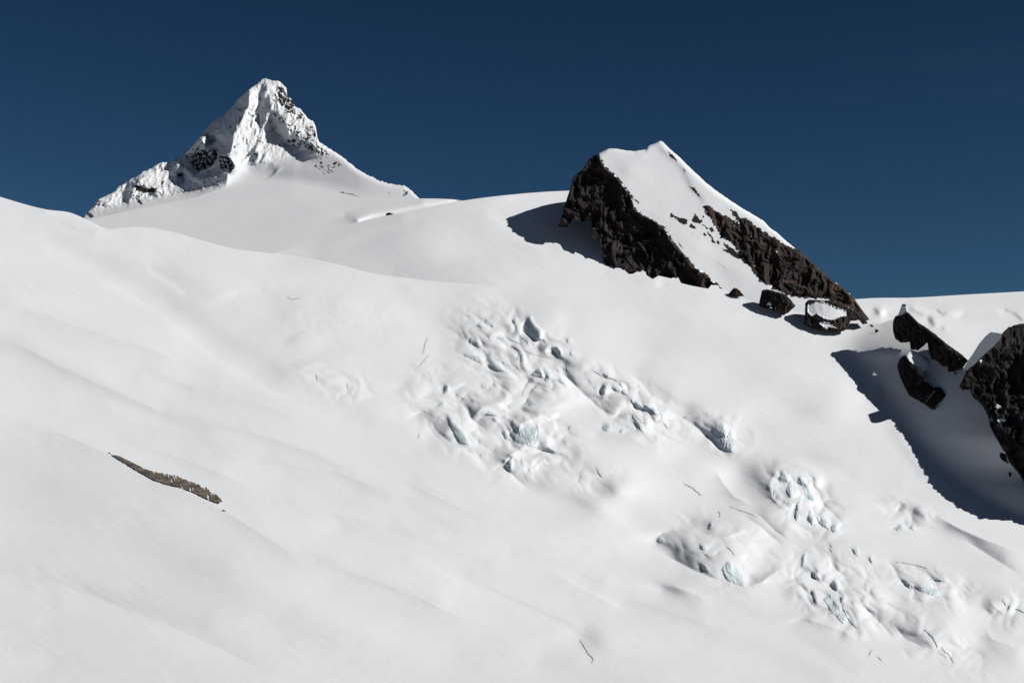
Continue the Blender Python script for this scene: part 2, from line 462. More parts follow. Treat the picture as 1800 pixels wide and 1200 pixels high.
B(-7, 1330, 655, 70, 14, 6); B(+7, 1080, 600, 60, 22, 10); B(-6, 1180, 560, 80, 14, 8); S(-6, 12, (1260, 790), (1380, 800), (1500, 830)); S(+6, 10, (1300, 780), (1400, 800), (1540, 860))
B(-8, 1440, 805, 50, 9, 10); B(-9, 1420, 720, 40, 16, 10); B(+7, 1500, 700, 34, 30, 40)
B(-13, 1075, 706, 34, 11, 6); B(+8, 1020, 710, 24, 10, 10); B(-16, 950, 690, 20, 16, -20); B(+12, 985, 716, 30, 9, -5); B(+9, 935, 655, 20, 10); B(-9, 1000, 640, 26, 8, 20)
B(-10, 826, 712, 18, 12); B(+14, 862, 722, 14, 9); B(-13, 780, 757, 18, 22, 40); B(+8, 740, 770, 22, 12, 30); B(+9, 832, 770, 18, 28, 40)
B(-11, 870, 745, 26, 14, 20); B(-13, 905, 732, 20, 9, -25); B(+10, 965, 748, 30, 13); B(-9, 1010, 790, 30, 13, 20); B(+9, 915, 800, 18, 9, 20); B(-10, 880, 802, 14, 14)
B(+10, 925, 828, 22, 10, -20); B(-12, 950, 850, 34, 14, 20); B(-8, 1000, 870, 30, 12); B(+8, 1160, 750, 40, 20, 15); B(-9, 1150, 690, 60, 8, 18); B(+12, 1140, 685, 40, 8, 30)
B(-8, 800, 600, 26, 26); B(+8, 985, 565, 16, 20, 50); B(+8, 1010, 665, 8, 10); B(-10, 1220, 722, 22, 14, 20); B(+14, 1290, 752, 14, 24, 35); B(+8, 1180, 790, 30, 16)
S(-9, 5, (905, 612), (940, 622), (990, 632), (1020, 640)); B(-7, 800, 560, 40, 20); B(+7, 862, 523, 26, 7, 5); B(-8, 930, 505, 30, 4, 5); B(+8, 900, 498, 40, 5, 5)
B(+13, 1420, 870, 20, 30, 50); B(-10, 1450, 960, 40, 12, 10); B(+10, 1465, 915, 30, 9, 30); B(-13, 1495, 1040, 12, 30, -20); B(+9, 1545, 1040, 40, 16, 30); B(+9, 1520, 1070, 14, 34, -40)
B(-7, 1480, 1090, 60, 12, 25); B(-9, 1550, 1000, 50, 9, 8); B(-8, 1640, 1000, 60, 8, 6); B(+9, 1660, 1040, 20, 12); B(-7, 1700, 1020, 60, 14, 10)
S(-9, 6, (1390, 1000), (1450, 998), (1520, 992)); S(+9, 12, (1405, 1015), (1470, 1020)); B(-9, 1420, 1060, 12, 18)
# upper dome: its flank turns away from the sun on the left
B(-7, 560, 440, 60, 14, -25); S(-10, 9, (500, 440), (560, 424), (620, 402), (700, 384)); B(+6, 780, 430, 60, 30); S(-6, 10, (560, 455), (640, 430), (740, 395))
S(+6, 6, (880, 350), (940, 344), (985, 341)); B(-6, 930, 440, 60, 20); S(+9, 9, (860, 380), (900, 400), (960, 440)); S(-6, 10, (700, 480), (800, 470), (900, 490))
# lip of the left skyline
S(+11, 5, (85, 371), (130, 381), (180, 401)); S(-10, 3.5, (110, 394), (140, 405), (166, 410)); S(+5, 8, (200, 408), (250, 408), (300, 418)); S(+5, 5, (190, 412), (170, 416))
# foot of the dark peak and the gully under the cliff
S(-9, 8, (1070, 482), (1150, 500), (1230, 512)); B(+8, 1158, 497, 8, 7); B(+8, 1320, 545, 12, 6); S(-9, 8, (1320, 550), (1360, 560), (1400, 566))
S(+9, 5, (1520, 560), (1550, 578)); S(-9, 3.5, (1540, 672), (1530, 690), (1526, 706)); B(+10, 1548, 688, 8, 10)

def E(vd, wd, vb, wb, *pts): G.edge(1.35 * vd, 1.3 * wd, 1.35 * vb, 1.3 * wb, list(pts))
E(5, 44, 3, 14, (640, 758), (549, 717), (464, 678), (380, 626), (274, 542), (186, 492), (84, 442))
E(9, 22, 4, 14, (-20, 592), (42, 609), (105, 643), (190, 681), (274, 719), (350, 750))
E(7, 20, 3, 12, (-20, 525), (60, 548), (150, 578), (253, 610), (350, 646)); E(7, 18, 3, 10, (253, 647), (338, 681), (443, 706), (520, 728))
E(7, 16, 3, 10, (280, 720), (380, 742), (464, 766), (549, 795), (640, 838)); E(8, 18, 4, 8, (464, 808), (540, 822), (591, 828), (680, 866)); E(9, 12, 6, 5, (560, 895), (620, 908), (690, 922), (750, 928))
E(9, 40, 4, 20, (-20, 733), (60, 748), (101, 758), (190, 798), (300, 850), (395, 898), (515, 972), (600, 1010)); E(7, 22, 5, 16, (500, 1198), (380, 1136), (296, 1098), (203, 1063), (127, 1033), (0, 1008))
E(8, 16, 4, 10, (700, 840), (760, 868), (800, 888), (880, 915)); E(8, 14, 5, 10, (800, 1002), (860, 1030), (915, 1054), (1000, 1092), (1060, 1130)); E(6, 14, 5, 8, (940, 1000), (1002, 1021), (1045, 1044), (1092, 1066))
E(8, 18, 3, 10, (1090, 1050), (1150, 1066), (1230, 1092), (1300, 1110)); E(6, 16, 3, 10, (560, 985), (650, 1015), (740, 1052), (830, 1092)); E(7, 16, 3, 8, (205, 770), (300, 798), (390, 832), (470, 870))
E(8, 14, 4, 7, (455, 510), (540, 511), (633, 514), (717, 508), (800, 516)); E(10, 10, 6, 6, (500, 596), (530, 582), (560, 590)); E(9, 16, 6, 8, (590, 640), (560, 634), (525, 648), (490, 636))
def Ez(z, vd, wd, vb, wb, pts): G.edge(3.7 * vd, 1.1 * wd, 3.7 * vb, wb, zm(*z, pts))
_a, _b, _c, _d, _e, _f = (720, 640, .18337), (1000, 640, .13333), (1200, 700, .21661), (1130, 860, .16667), (1380, 900, .23333), (800, 540, .13333)
Ez(_a, 13, 14, 6, 7, [(1350, 480), (1250, 490), (1100, 550), (1000, 610), (930, 680)]); Ez(_a, 10, 12, 10, 8, [(1480, 925), (1290, 842), (1130, 782), (1000, 747), (900, 725)])
Ez(_a, 16, 10, 10, 7, [(1120, 800), (1010, 835), (930, 900), (885, 985)]); Ez(_a, 8, 10, 9, 6, [(1150, 1200), (1060, 1130), (980, 1052), (890, 992)]); Ez(_a, 14, 12, 9, 8, [(1000, 430), (840, 370), (700, 410), (630, 480), (590, 540)])
Ez(_a, 10, 16, 6, 10, [(420, 780), (330, 700), (240, 620), (215, 540)]); Ez(_a, 10, 18, 6, 8, [(30, 490), (150, 450), (260, 440)]); Ez(_a, 11, 9, 8, 6, [(1000, 300), (900, 230), (800, 160), (740, 90)]); Ez(_a, 9, 10, 6, 8, [(760, 690), (700, 600), (600, 530), (480, 470)])
Ez(_b, 13, 18, 8, 9, [(640, 705), (420, 595), (250, 440), (30, 220), (-150, 80)]); Ez(_b, 9, 26, 7, 9, [(1400, 560), (1100, 430), (950, 230), (760, 110)]); Ez(_b, 12, 9, 9, 4, [(560, 745), (640, 680), (720, 650), (800, 640)]); Ez(_b, 8, 16, 6, 8, [(1850, 1010), (1640, 810), (1500, 710), (1420, 640)])
Ez(_b, 9, 12, 7, 6, [(1150, 760), (1040, 680), (900, 600), (800, 500)]); Ez(_b, 9, 10, 5, 8, [(300, 890), (480, 905), (700, 920), (900, 850)])
Ez(_c, 11, 14, 6, 8, [(300, 415), (190, 300), (50, 165)]); Ez(_c, 5, 6, 10, 4, [(40, 140), (200, 122), (310, 142), (400, 200)]); Ez(_c, 14, 18, 8, 8, [(780, 560), (705, 690), (730, 810), (820, 900)]); Ez(_c, 9, 14, 7, 8, [(1330, 1060), (1250, 960), (1110, 830), (1000, 650)])
Ez(_c, 9, 14, 5, 8, [(250, 560), (330, 690), (420, 800), (560, 860)]); Ez(_c, 8, 12, 6, 7, [(860, 1140), (760, 1080), (660, 980), (560, 900)])
Ez(_d, 13, 26, 6, 8, [(120, 540), (200, 460), (340, 430), (540, 425)]); Ez(_d, 12, 14, 9, 8, [(900, 985), (600, 880), (400, 780), (160, 650)]); Ez(_d, 14, 10, 6, 7, [(1100, 420), (900, 490), (720, 487), (560, 450)]); Ez(_d, 9, 16, 6, 9, [(1500, 610), (1340, 480), (1230, 380), (1000, 250)])
Ez(_d, 12, 16, 7, 8, [(1500, 838), (1400, 860), (1250, 975), (1080, 1032)]); Ez(_d, 9, 14, 5, 8, [(140, 1010), (320, 1020), (520, 1090), (700, 1130)]); Ez(_d, 10, 12, 7, 6, [(620, 660), (700, 700), (760, 690), (830, 620)])
Ez(_e, 8, 20, 7, 9, [(1180, 1005), (1050, 1020), (900, 950), (800, 820)]); Ez(_e, 11, 18, 5, 9, [(1100, 0), (1290, 112), (1500, 205), (1790, 310)]); Ez(_e, 7, 16, 6, 10, [(1800, 485), (1560, 340), (1330, 190)]); Ez(_e, 9, 16, 6, 9, [(0, 830), (150, 800), (380, 870), (560, 950)])
Ez(_e, 11, 10, 7, 7, [(960, 600), (860, 500), (820, 420), (760, 360)]); Ez(_e, 9, 14, 5, 8, [(780, 640), (960, 640), (1150, 670), (1350, 720)]); Ez(_e, 9, 12, 5, 8, [(100, 560), (60, 480), (80, 400), (200, 410)]); Ez(_e, 9, 14, 6, 8, [(840, 980), (760, 880), (640, 760), (540, 640)])
Ez(_e, 8, 14, 4, 8, [(1540, 620), (1560, 700), (1650, 760), (1780, 790)]); Ez(_e, 8, 16, 5, 8, [(1500, 860), (1560, 960), (1700, 1000), (1800, 1010)])
Ez(_f, 10, 10, 8, 6, [(640, 370), (560, 330), (480, 350), (440, 420)]); Ez(_f, 10, 9, 8, 5, [(400, 560), (300, 390), (170, 380), (130, 440)]); Ez(_f, 12, 10, 9, 7, [(1010, 110), (880, 200), (850, 330), (900, 440)]); Ez(_f, 10, 10, 8, 5, [(1440, 470), (1240, 480), (1180, 580), (1240, 680)])
Ez(_f, 9, 8, 7, 5, [(600, 480), (760, 500), (900, 590), (1080, 640), (1280, 680)]); Ez(_f, 11, 12, 7, 6, [(1640, 1080), (1450, 900), (1300, 830), (1150, 770)]); Ez(_f, 10, 8, 7, 5, [(360, 760), (420, 660), (340, 560), (200, 590)]); Ez(_f, 9, 10, 7, 6, [(700, 860), (600, 720), (500, 690), (440, 730)])
# ---- ice walls (seracs) and cracks (crevasses): outlines, darkness, labels
Z3 = (800, 540, .13333); Z4 = (1000, 640, .13333); Z5 = (720, 640, .18337); Z6 = (1200, 700, .21661); Z7 = (1130, 860, .16667); Z8 = (1380, 900, .23333)
ICE_WALLS = [
 (Z3, -92, [(940,140),(990,120),(1010,190),(1060,250),(1130,310),(1120,420),(1060,450),(980,380),(885,295),(890,240),(930,190)], 'largest dark blue-grey ice wall at the top of the icefall'),
 (Z3, -75, [(735,175),(790,145),(800,200),(780,225)], 'tiny dark triangular ice hole just left of the largest dark ice wall'),
 (Z3, -55, [(300,215),(345,180),(360,230),(420,250),(440,290),(335,280),(270,240)], 'small pale serac face highest on the upper left of the icefall'),
 (Z3, -55, [(425,170),(470,225),(510,240),(515,275),(480,260)], 'narrow slanting ice notch right of the highest pale serac face'),
 (Z3, -62, [(185,400),(290,400),(340,540),(180,480)], 'rounded grey hollow ice face on the left side of the upper icefall'),
 (Z3, -40, [(100,620),(150,610),(330,650),(370,700),(360,750),(230,700),(130,650)], 'long flat pale grey serac face below the rounded grey hollow'),
 (Z3, -60, [(395,755),(470,740),(500,725),(570,760),(690,860),(560,850),(470,810)], 'grey spindle-shaped ice hollow touching the right end of the flat serac face'),
 (Z3, -45, [(510,960),(540,1000),(560,1060),(495,1030)], 'little faint serac dimple below the spindle-shaped ice hollow'),
 (Z3, -45, [(430,380),(460,400),(475,460),(445,430)], 'small curved grey serac edge between the rounded hollow and the horseshoe serac'),
 (Z3, -40, [(540,410),(560,375),(650,390),(670,440),(600,440),(560,425)], 'small horseshoe-shaped serac in the upper icefall'),
 (Z3, -48, [(870,400),(900,380),(1000,400),(970,500),(910,450)], 'grey broken serac directly below the largest dark ice wall'),
 (Z3, -80, [(1280,555),(1350,520),(1390,590),(1385,660),(1360,640)], 'dark arrow-shaped ice cave under a snow hood right of the largest ice wall'),
 (Z3, -50, [(1450,410),(1520,420),(1500,480),(1470,470)], 'small grey ice chip at the upper right rim of the icefall'),
 (Z3, -50, [(1505,600),(1530,560),(1545,635),(1520,630)], 'small upright ice slit right of the arrow-shaped ice cave'),
 (Z3, -45, [(755,645),(800,680),(830,610),(900,620),(920,700),(850,710),(790,690)], 'two-lobed grey serac alone in the middle of the upper icefall'),
 (Z3, -78, [(935,890),(1000,880),(1090,800),(1130,830),(1160,930),(1070,920)], 'teal blue ice pyramid with a dark edge in the middle icefall'),
 (Z3, -45, [(1170,950),(1200,900),(1140,800),(1190,800),(1260,880),(1240,970),(1185,985)], 'pale blue leaf-shaped ice slab right of the teal ice pyramid'),
 (Z3, -48, [(1290,950),(1390,930),(1465,1030),(1340,980)], 'blue-green wedge of ice pointing right beyond the leaf-shaped slab'),
 (Z5, -62, [(1090,380),(1140,330),(1200,370),(1240,365),(1150,400)], 'dark eye-shaped hollow in the snow below the teal ice pyramid'),
 (Z5, -85, [(320,230),(340,200),(370,210),(365,260),(320,290)], 'small dark blue ice hole on the left edge of the icefall'),
 (Z5, -50, [(240,400),(320,360),(325,410),(270,415)], 'ragged grey serac just above the long blue ice wall'),
 (Z5, -52, [(355,480),(400,520),(430,580),(520,650),(570,770),(480,770),(440,700),(410,640),(360,540)], 'long blue ice wall widening downhill on the left of the icefall'),
 (Z5, -70, [(880,640),(900,640),(950,700),(1000,745),(910,720)], 'thin dark crescent of ice at the left foot of the big snow mound'),
 (Z5, -72, [(945,670),(1060,580),(1060,640),(1010,740)], 'dark left wall of the big rounded snow mound'),
 (Z5, -14, [(1060,620),(1130,590),(1230,600),(1210,740),(1130,770),(1020,745)], 'pale scored front of the big rounded snow mound'),
 (Z5, -78, [(890,985),(980,880),(975,960),(965,1030)], 'dark triangular ice wall of the lower snow mound'),
 (Z5, -45, [(1520,590),(1570,600),(1525,635)], 'tiny grey ice notch on the right shoulder of the big snow mound'),
 (Z5, -50, [(85,665),(104,655),(98,712),(84,704)], 'tiny upright ice slit in smooth snow left of the long blue wall'),
 (Z5, -26, [(720,490),(760,440),(840,480),(830,500)], 'faint pale broken ice patch on a bright snow knob mid icefall'),
 (Z4, -72, [(400,350),(440,280),(500,270),(490,330),(450,390)], 'dark rounded ice hole below the long curved crack'),
 (Z4, -46, [(545,300),(620,290),(690,330),(680,380),(600,360)], 'pale teal oval ice face beside the dark rounded ice hole'),
 (Z4, -60, [(690,350),(720,330),(780,410),(700,400)], 'small blue ice wedge at the lower end of the curved crack'),
 (Z4, -56, [(800,450),(900,500),(960,540),(1120,570),(1150,640),(1200,690),(1100,660),(960,600),(890,590),(820,500)], 'long slanting blue ice wall on the right of the icefall'),
 (Z4, -45, [(1175,760),(1200,720),(1240,770)], 'tiny teal ice triangle under the long slanting blue wall'),
 (Z4, -58, [(790,640),(860,670),(900,740),(950,800),(990,910),(1040,960),(970,910),(890,820),(880,760),(830,700)], 'forked blue ice gash running down from the slanting blue wall'),
 (Z4, -58, [(420,850),(450,790),(520,780),(550,830),(510,890),(470,880)], 'streaked grey ice cove below the shaded snow hollow'),
 (Z4, -62, [(655,890),(690,855),(725,880),(690,915)], 'small dark ice pocket right of the streaked grey ice cove'),
 (Z6, -50, [(200,290),(265,225),(330,215),(360,300),(345,425),(290,400),(240,350)], 'broad blue fluted ice wall under a snow dome'),
 (Z6, -22, [(360,300),(385,240),(420,330),(425,400),(400,440),(345,425)], 'white fluted right half of the domed ice wall'),
 (Z6, -58, [(770,660),(800,580),(850,640),(865,680),(830,700),(785,685)], 'spiky blue ice tower at the top of the leaning serac row'),
 (Z6, -62, [(830,740),(875,660),(885,800),(870,810)], 'blue ice blade below the spiky ice tower'),
 (Z6, -66, [(905,980),(920,860),(960,800),(955,850),(930,920),(930,1000)], 'deep blue upright slit midway down the leaning serac row'),
 (Z6, -52, [(915,680),(955,630),(1000,690),(1040,770),(1095,820),(1070,840),(990,800),(970,720),(940,690)], 'hooked grey-blue ice wall right of the spiky ice tower'),
 (Z6, -52, [(1005,980),(1030,900),(1060,960),(1075,1050),(1030,1010)], 'grey serac block below the deep blue upright slit'),
 (Z6, -48, [(1075,960),(1130,960),(1190,1010),(1180,1070),(1110,1020)], 'rough grey serac second from the bottom of the leaning row'),
 (Z6, -48, [(1200,1030),(1255,1015),(1250,1090),(1210,1090)], 'rough grey serac at the bottom end of the leaning row'),
 (Z6, -84, [(200,1055),(225,1000),(237,1035),(215,1062)], 'small dark ice notch above the rounded lower snow dome'),
 (Z7, -66, [(590,570),(650,590),(660,630),(640,650),(600,620)], 'teal ice patch on the left shoulder of the lower snow dome'),
 (Z7, -60, [(135,520),(180,500),(222,560),(155,582)], 'dark ice lip at the tip of the shaded snow hollow'),
 (Z7, -60, [(600,780),(640,800),(690,840),(680,880),(630,840)], 'dark folded ice foot on the left base of the lower snow dome'),
 (Z7, -16, [(820,830),(900,750),(980,800),(1060,920),(1080,1030),(980,1000),(880,960)], 'fluted white ice apron on the front of the lower snow dome'),
 (Z8, -72, [(120,340),(150,295),(145,380),(120,425)], 'narrow dark upright ice slot left of the twin teal pits'),
 (Z8, -78, [(335,545),(370,505),(405,550),(385,595)], 'larger upper one of the twin teal ice pits'),
 (Z8, -58, [(408,640),(440,618),(453,650),(425,692)], 'smaller lower one of the twin teal ice pits'),
 (Z8, -66, [(190,440),(230,460),(265,525),(215,490)], 'slanting dark ice hole up left of the twin teal pits'),
 (Z8, -72, [(196,590),(215,585),(243,680),(225,692)], 'tall dark shaded notch left of the fluted lowest serac'),
 (Z8, -20, [(280,650),(340,620),(400,680),(470,790),(440,850),(350,760)], 'fluted pale ice fan below the twin teal pits'),
 (Z8, -60, [(498,268),(545,278),(542,330),(515,310)], 'small blue ice pocket on smooth snow below the leaning serac row'),
 (Z8, -52, [(620,345),(645,328),(664,380),(640,378)], 'small grey ice chip right of the small blue ice pocket'),
 (Z8, -58, [(875,510),(950,545),(958,585),(910,560)], 'dark left corner of the low terraced serac'),
 (Z8, -55, [(1070,500),(1110,490),(1215,512),(1180,528),(1100,510)], 'bluish upper step of the low terraced serac'),
 (Z8, -24, [(960,540),(1080,560),(1160,580),(1160,640),(1080,620),(1000,590)], 'pale striped front of the low terraced serac'),
 (Z8, -48, [(815,120),(870,90),(900,130),(840,142)], 'rough left half of the small double serac near the gully shadow'),
 (Z8, -62, [(920,115),(965,92),(972,136)], 'small dark triangular right half of the double serac near the gully shadow'),
 (Z8, -60, [(1680,700),(1715,705),(1690,735),(1662,775)], 'broken ice knot on the lower right edge of the glacier'),
]
CRACKS = [
 (Z3, 1.3, -55, [(665,385),(760,440),(860,480)], 'short blue crack sloping down from the horseshoe serac'),
 (Z3, 0.8, -40, [(860,520),(930,580),(1050,620),(1150,650),(1250,670)], 'long faint hairline crack across the middle of the upper icefall'),
 (Z3, 0.9, -50, [(1025,930),(950,1000),(935,1040),(900,1110),(890,1160)], 'thin left crack running down from the teal ice pyramid'),
 (Z3, 1.5, -55, [(1110,1000),(1060,1050),(985,1130)], 'thicker right crack running down from the teal ice pyramid'),
 (Z3, 1.0, -45, [(1465,760),(1475,800),(1490,850)], 'short upright crack right of the middle icefall'),
 (Z5, 1.0, -40, [(1215,575),(1235,640),(1230,700),(1200,760)], 'upright crack across the scored front of the big snow mound'),
 (Z4, 1.0, -42, [(300,75),(430,150),(600,200),(680,260),(710,320)], 'long curved crack arching over the dark rounded ice hole'),
 (Z4, 1.2, -50, [(870,660),(930,720),(960,770),(1000,775)], 'right prong beside the forked blue ice gash'),
 (Z4, 0.8, -40, [(1240,760),(1270,800),(1300,850)], 'short hairline crack beside the tiny teal ice triangle'),
 (Z4, 0.9, -40, [(1505,705),(1560,690)], 'tiny crack at the left rim of the snow dome'),
 (Z6, 1.6, -52, [(10,692),(80,722),(150,785)], 'grey crack right of the smooth snow bowl'),
 (Z6, 0.8, -40, [(380,878),(470,908),(540,930),(600,960)], 'faint dotted crack above the lower snow dome'),
 (Z6, 1.1, -52, [(745,750),(735,800)], 'short dark crack at the left foot of the leaning serac row'),
 (Z6, 1.0, -50, [(285,920),(305,930),(300,965)], 'tiny hooked crack above the small dark ice notch'),
 (Z7, 1.1, -45, [(895,605),(940,650),(965,695)], 'short curved crack on the brow of the lower snow dome'),
 (Z8, 1.7, -58, [(430,700),(465,780),(500,830),(540,870)], 'long dark crack along the right side of the fluted ice fan'),
 (Z8, 0.9, -40, [(820,372),(920,382),(1000,400),(1065,420)], 'long straight crack above the low terraced serac'),
 (Z8, 2.0, -55, [(1055,885),(1110,935),(1135,975),(1148,1015)], 'wide gaping crack beside the shaded hollow at lower right'),
 (Z8, 1.0, -48, [(1180,1015),(1195,1040),(1240,1075),(1270,1130)], 'thin crack continuing downhill from the wide gaping crack'),
 (Z8, 1.1, -48, [(1635,655),(1665,700)], 'short crack above the broken ice knot'),
 (Z8, 2.0, -52, [(1735,725),(1775,738),(1815,762)], 'crack running from the broken ice knot to the picture edge'),
 (Z8, 1.4, -50, [(655,1040),(630,1078)], 'short slanting crack low on the slope, upper of two'),
 (Z8, 0.9, -42, [(690,1085),(715,1098),(727,1115)], 'small bent crack low on the slope, lower of two'),
 (Z8, 0.9, -45, [(340,235),(350,262),(337,275),(355,300)], 'tiny zigzag crack below the leaning serac row'),
 ((600, 780, .35), 1.1, -50, [(1200,985),(1240,1050),(1265,1075),(1260,1100)], 'lone ragged crack at the bottom edge of the snow slope'),
 ((0, 0, 1), 1.0, -45, [(751,594),(747,606),(744,620)], 'dotted upright crack in smooth snow left of the icefall'),
 ((0, 0, 1), 1.2, -48, [(753,626),(744,635),(738,642)], 'short slanting crack below the dotted upright crack'),
 ((0, 0, 1), 1.1, -48, [(556,658),(558,669)], 'tiny upright crack on the bright snow bulge at centre left'),
 ((0, 0, 1), 1.1, -45, [(610,674),(613,690)], 'tiny upright crack right of the bright snow bulge'),
 ((0, 0, 1), 1.0, -36, [(505,522),(514,526),(530,523)], 'small grey crack under the snow lip at upper left'),
 ((0, 0, 1), 1.1, -40, [(1049,821),(1052,830),(1058,838)], 'short crack right above the smooth snow bowl'),
 ((0, 0, 1), 0.8, -36, [(1022,829),(1020,842),(1017,850)], 'thin upright crack left of the smooth snow bowl'),
]
for z, v, pts, lab in ICE_WALLS:
    k_ = 0.95 if v < -68 else 0.72
    P = zm(*z, pts)
    G.poly(k_ * v, P, 1.5)
    G.poly(0.18 * v, [(x - 4, y - 1) for x, y in P], 7.0)
    bx_ = G._box(P, 12)
    X_, Y_ = G.X[bx_], G.Y[bx_]
    Ps = [(x + 5, y - 3) for x, y in P]
    rim = np.clip(sstep(np.where(inside(X_, Y_, Ps), seg_dist(X_, Y_, Ps, True), 0) / 3.0) - 1.0 * inside(X_, Y_, P), 0, 1)
    G.a[bx_] += rim * (-0.55 * v) * 0.0248
for z, w, v, pts, lab in CRACKS:
    G.line(0.42 * v, w + 0.9, zm(*z, pts))
# wind ripples and fine unevenness, streaked down the slope
u_ = G.X * 0.88 + G.Y * 0.47; w_ = -G.X * 0.47 + G.Y * 0.88
streak = fbm(u_ / 210.0, w_ / 30.0, 4, 0.55)
G.a += 0.035 * streak * sstep((1500 - G.X) / 500 + 0.3)
G.a += 0.030 * fbm(G.X / 70.0 + 5, G.Y / 50.0, 3) + 0.028 * fbm(G.X / 13.0, G.Y / 9.0 + 40, 3)
G.a += 0.095 * fbm(u_ / 46.0 + 3, w_ / 6.0, 3, 0.6) * (0.35 + sstep(fbm(G.X / 160.0 + 9, G.Y / 90.0, 2) + 0.4))
def zone(*bl):
    z = np.zeros(G.X.shape)
    for x, y, rx, ry, ang, k in bl:
        c, n = math.cos(math.radians(ang)), math.sin(math.radians(ang))
        u, w = (G.X - x) * c + (G.Y - y) * n, -(G.X - x) * n + (G.Y - y) * c
        z = np.maximum(z, k * sstep(1.6 - np.sqrt((u / rx) ** 2 + (w / ry) ** 2) * 1.3))
    return z
fall = zone((905, 620, 130, 75, 30, 1.0), (890, 750, 150, 90, 20, 0.9), (1110, 710, 120, 50, 35, 1.0), (1270, 760, 60, 40, 20, 0.7), (1410, 880, 90, 55, 45, 1.0), (1270, 965, 120, 70, 15, 0.32),
            (1470, 1040, 110, 70, 35, 0.75), (1640, 1030, 90, 40, 15, 0.5), (1630, 1120, 140, 45, 30, 0.35), (1770, 1070, 50, 40, 20, 0.5), (600, 560, 150, 60, 5, 0.10), (600, 680, 70, 30, 10, 0.40), (760, 690, 60, 80, 20, 0.4), (1600, 905, 60, 25, 20, 0.6), (1040, 840, 90, 40, 15, 0.25))
G.a += fall * (0.16 * fbm(G.X / 30.0, G.Y / 20.0 + 9, 3, 0.6) * (fbm(G.X / 120.0, G.Y / 90.0, 2) + 0.6) + 0.16 * fbm(G.X / 7.0, G.Y / 6.0 + 9, 2, 0.6))
chips = fbm((0.8 * G.X - 0.5 * G.Y) / 7.0 + 13, (0.5 * G.X + 0.8 * G.Y) / 15.0, 3, 0.55)
G.a -= 1.5 * sstep((fall - 0.3) / 0.5) * sstep((chips - 0.50) / 0.22) * sstep(fbm(G.X / 45.0 + 21, G.Y / 30.0, 2) + 0.45)
# fluted ice aprons
for cx, cy, rx, ry in ((970, 775, 40, 26), (938, 835, 26, 20), (1285, 1010, 34, 26), (1470, 1060, 18, 30), (915, 655, 18, 26), (1270, 760, 24, 24), (1640, 1030, 30, 10)):
    q = np.exp(-((G.X - cx) / rx) ** 2 - ((G.Y - cy) / ry) ** 2)
    G.a += q * 0.55 * fbm((G.X * 0.9 - G.Y * 0.42) / 4.5, (G.X * 0.42 + G.Y * 0.9) / 26.0, 3, 0.6)
G.solve(glacier_base(G.X, G.Y) / F_PX, 0.14)

# rounded snow humps with creases between them
_hx, _hy = G.X + 14 * fbm(G.X / 60.0, G.Y / 50.0, 2), G.Y + 10 * fbm(G.X / 60.0 + 7, G.Y / 50.0, 2)
_hu, _hw = 0.90 * _hx + 0.44 * _hy, -0.44 * _hx + 0.90 * _hy
_h = np.sqrt(noise(_hu / 84.0 + 3.3, _hw / 48.0) ** 2 + 0.0016) + 0.42 * np.sqrt(noise(_hu / 33.0, _hw / 22.0 + 8) ** 2 + 0.002)
G.dY -= fall * HUMP * (_h - 0.3)

def glacier_Y(px, py):
    """forward distance of the snow surface seen at (px, py)"""
    base = glacier_base(px, py) + G(px, py)
    up = np.where(py < CREST(px) - 0.01, dome_shift(px), 1.0)
    return base * up

def skirt(PX_row, PY_row, Y_row, n=10, back=18.0, drop=1.2):
    """rows that carry a crest over its back and down, out of sight"""
    k = np.arange(1, n + 1)[::-1][:, None]
    return np.repeat(PX_row[None], n, 0), PY_row[None] + drop * k ** 1.4, Y_row[None] + back * k ** 1.3

STEP = 1.6
# lower sheet: crest line to below the frame
lowbot = lambda x: np.full_like(x, 1345.0)
PX, PY = sheet_rows(CREST, lowbot, -230, 2040, STEP)
Yl = glacier_base(PX, PY) + G(PX, PY)
sk = skirt(PX[0], PY[0], Yl[0])
# upper sheet (dome and foot of the dark peak): UPPER to CREST
nU = 150
PXu, PYu = sheet_rows(UPPER, CREST, -230, 2040, STEP, nU)
Yu = (glacier_base(PXu, PYu) + G(PXu, PYu)) * dome_shift(PXu)
ext = 26                                  # the dome dips on behind the left crest
left = PXu[0] < 888
# assemble: for x >= 888 the last upper row equals the first lower row
nc = PX.shape[1]
xs = PX[0]
V, Q = [], []
V.append(to_world(PX, PY, Yl).reshape(-1, 3)); nL = PX.shape[0]
Q.append(grid_quads(nL, nc))
off = nL * nc
V.append(to_world(PXu, PYu, Yu).reshape(-1, 3))
m = np.ones((nU - 1, nc - 1), bool) & ((xs[:-1] > 481)[None, :])
Q.append(grid_quads(nU, nc, m) + off)
off += nU * nc
# crest skirt (x < 900) and dome dipping behind it
ms = np.ones((9, nc - 1), bool) & ((xs[:-1] < 900)[None, :])
V.append(to_world(*sk).reshape(-1, 3)); Q.append(grid_quads(10, nc, ms) + off)
r = np.arange(nc - 1); r = r[xs[:-1] < 900]
Q.append(np.stack([off + 9 * nc + r, r, r + 1, off + 9 * nc + r + 1], -1)); off += 10 * nc
k = np.arange(0, ext)[:, None] * 1.0
PXd = np.repeat(xs[None], ext, 0); PYd = CREST(xs)[None] + k * 1.5
Yd = (glacier_base(PXd, PYd) + G(PXd, CREST(PXd))) * dome_shift(PXd) + 0.02 * k ** 2
md = np.ones((ext - 1, nc - 1), bool) & ((xs[:-1] > 481) & (xs[:-1] < 860))[None, :]
V.append(to_world(PXd, PYd, Yd).reshape(-1, 3)); Q.append(grid_quads(ext, nc, md) + off); off += ext * nc
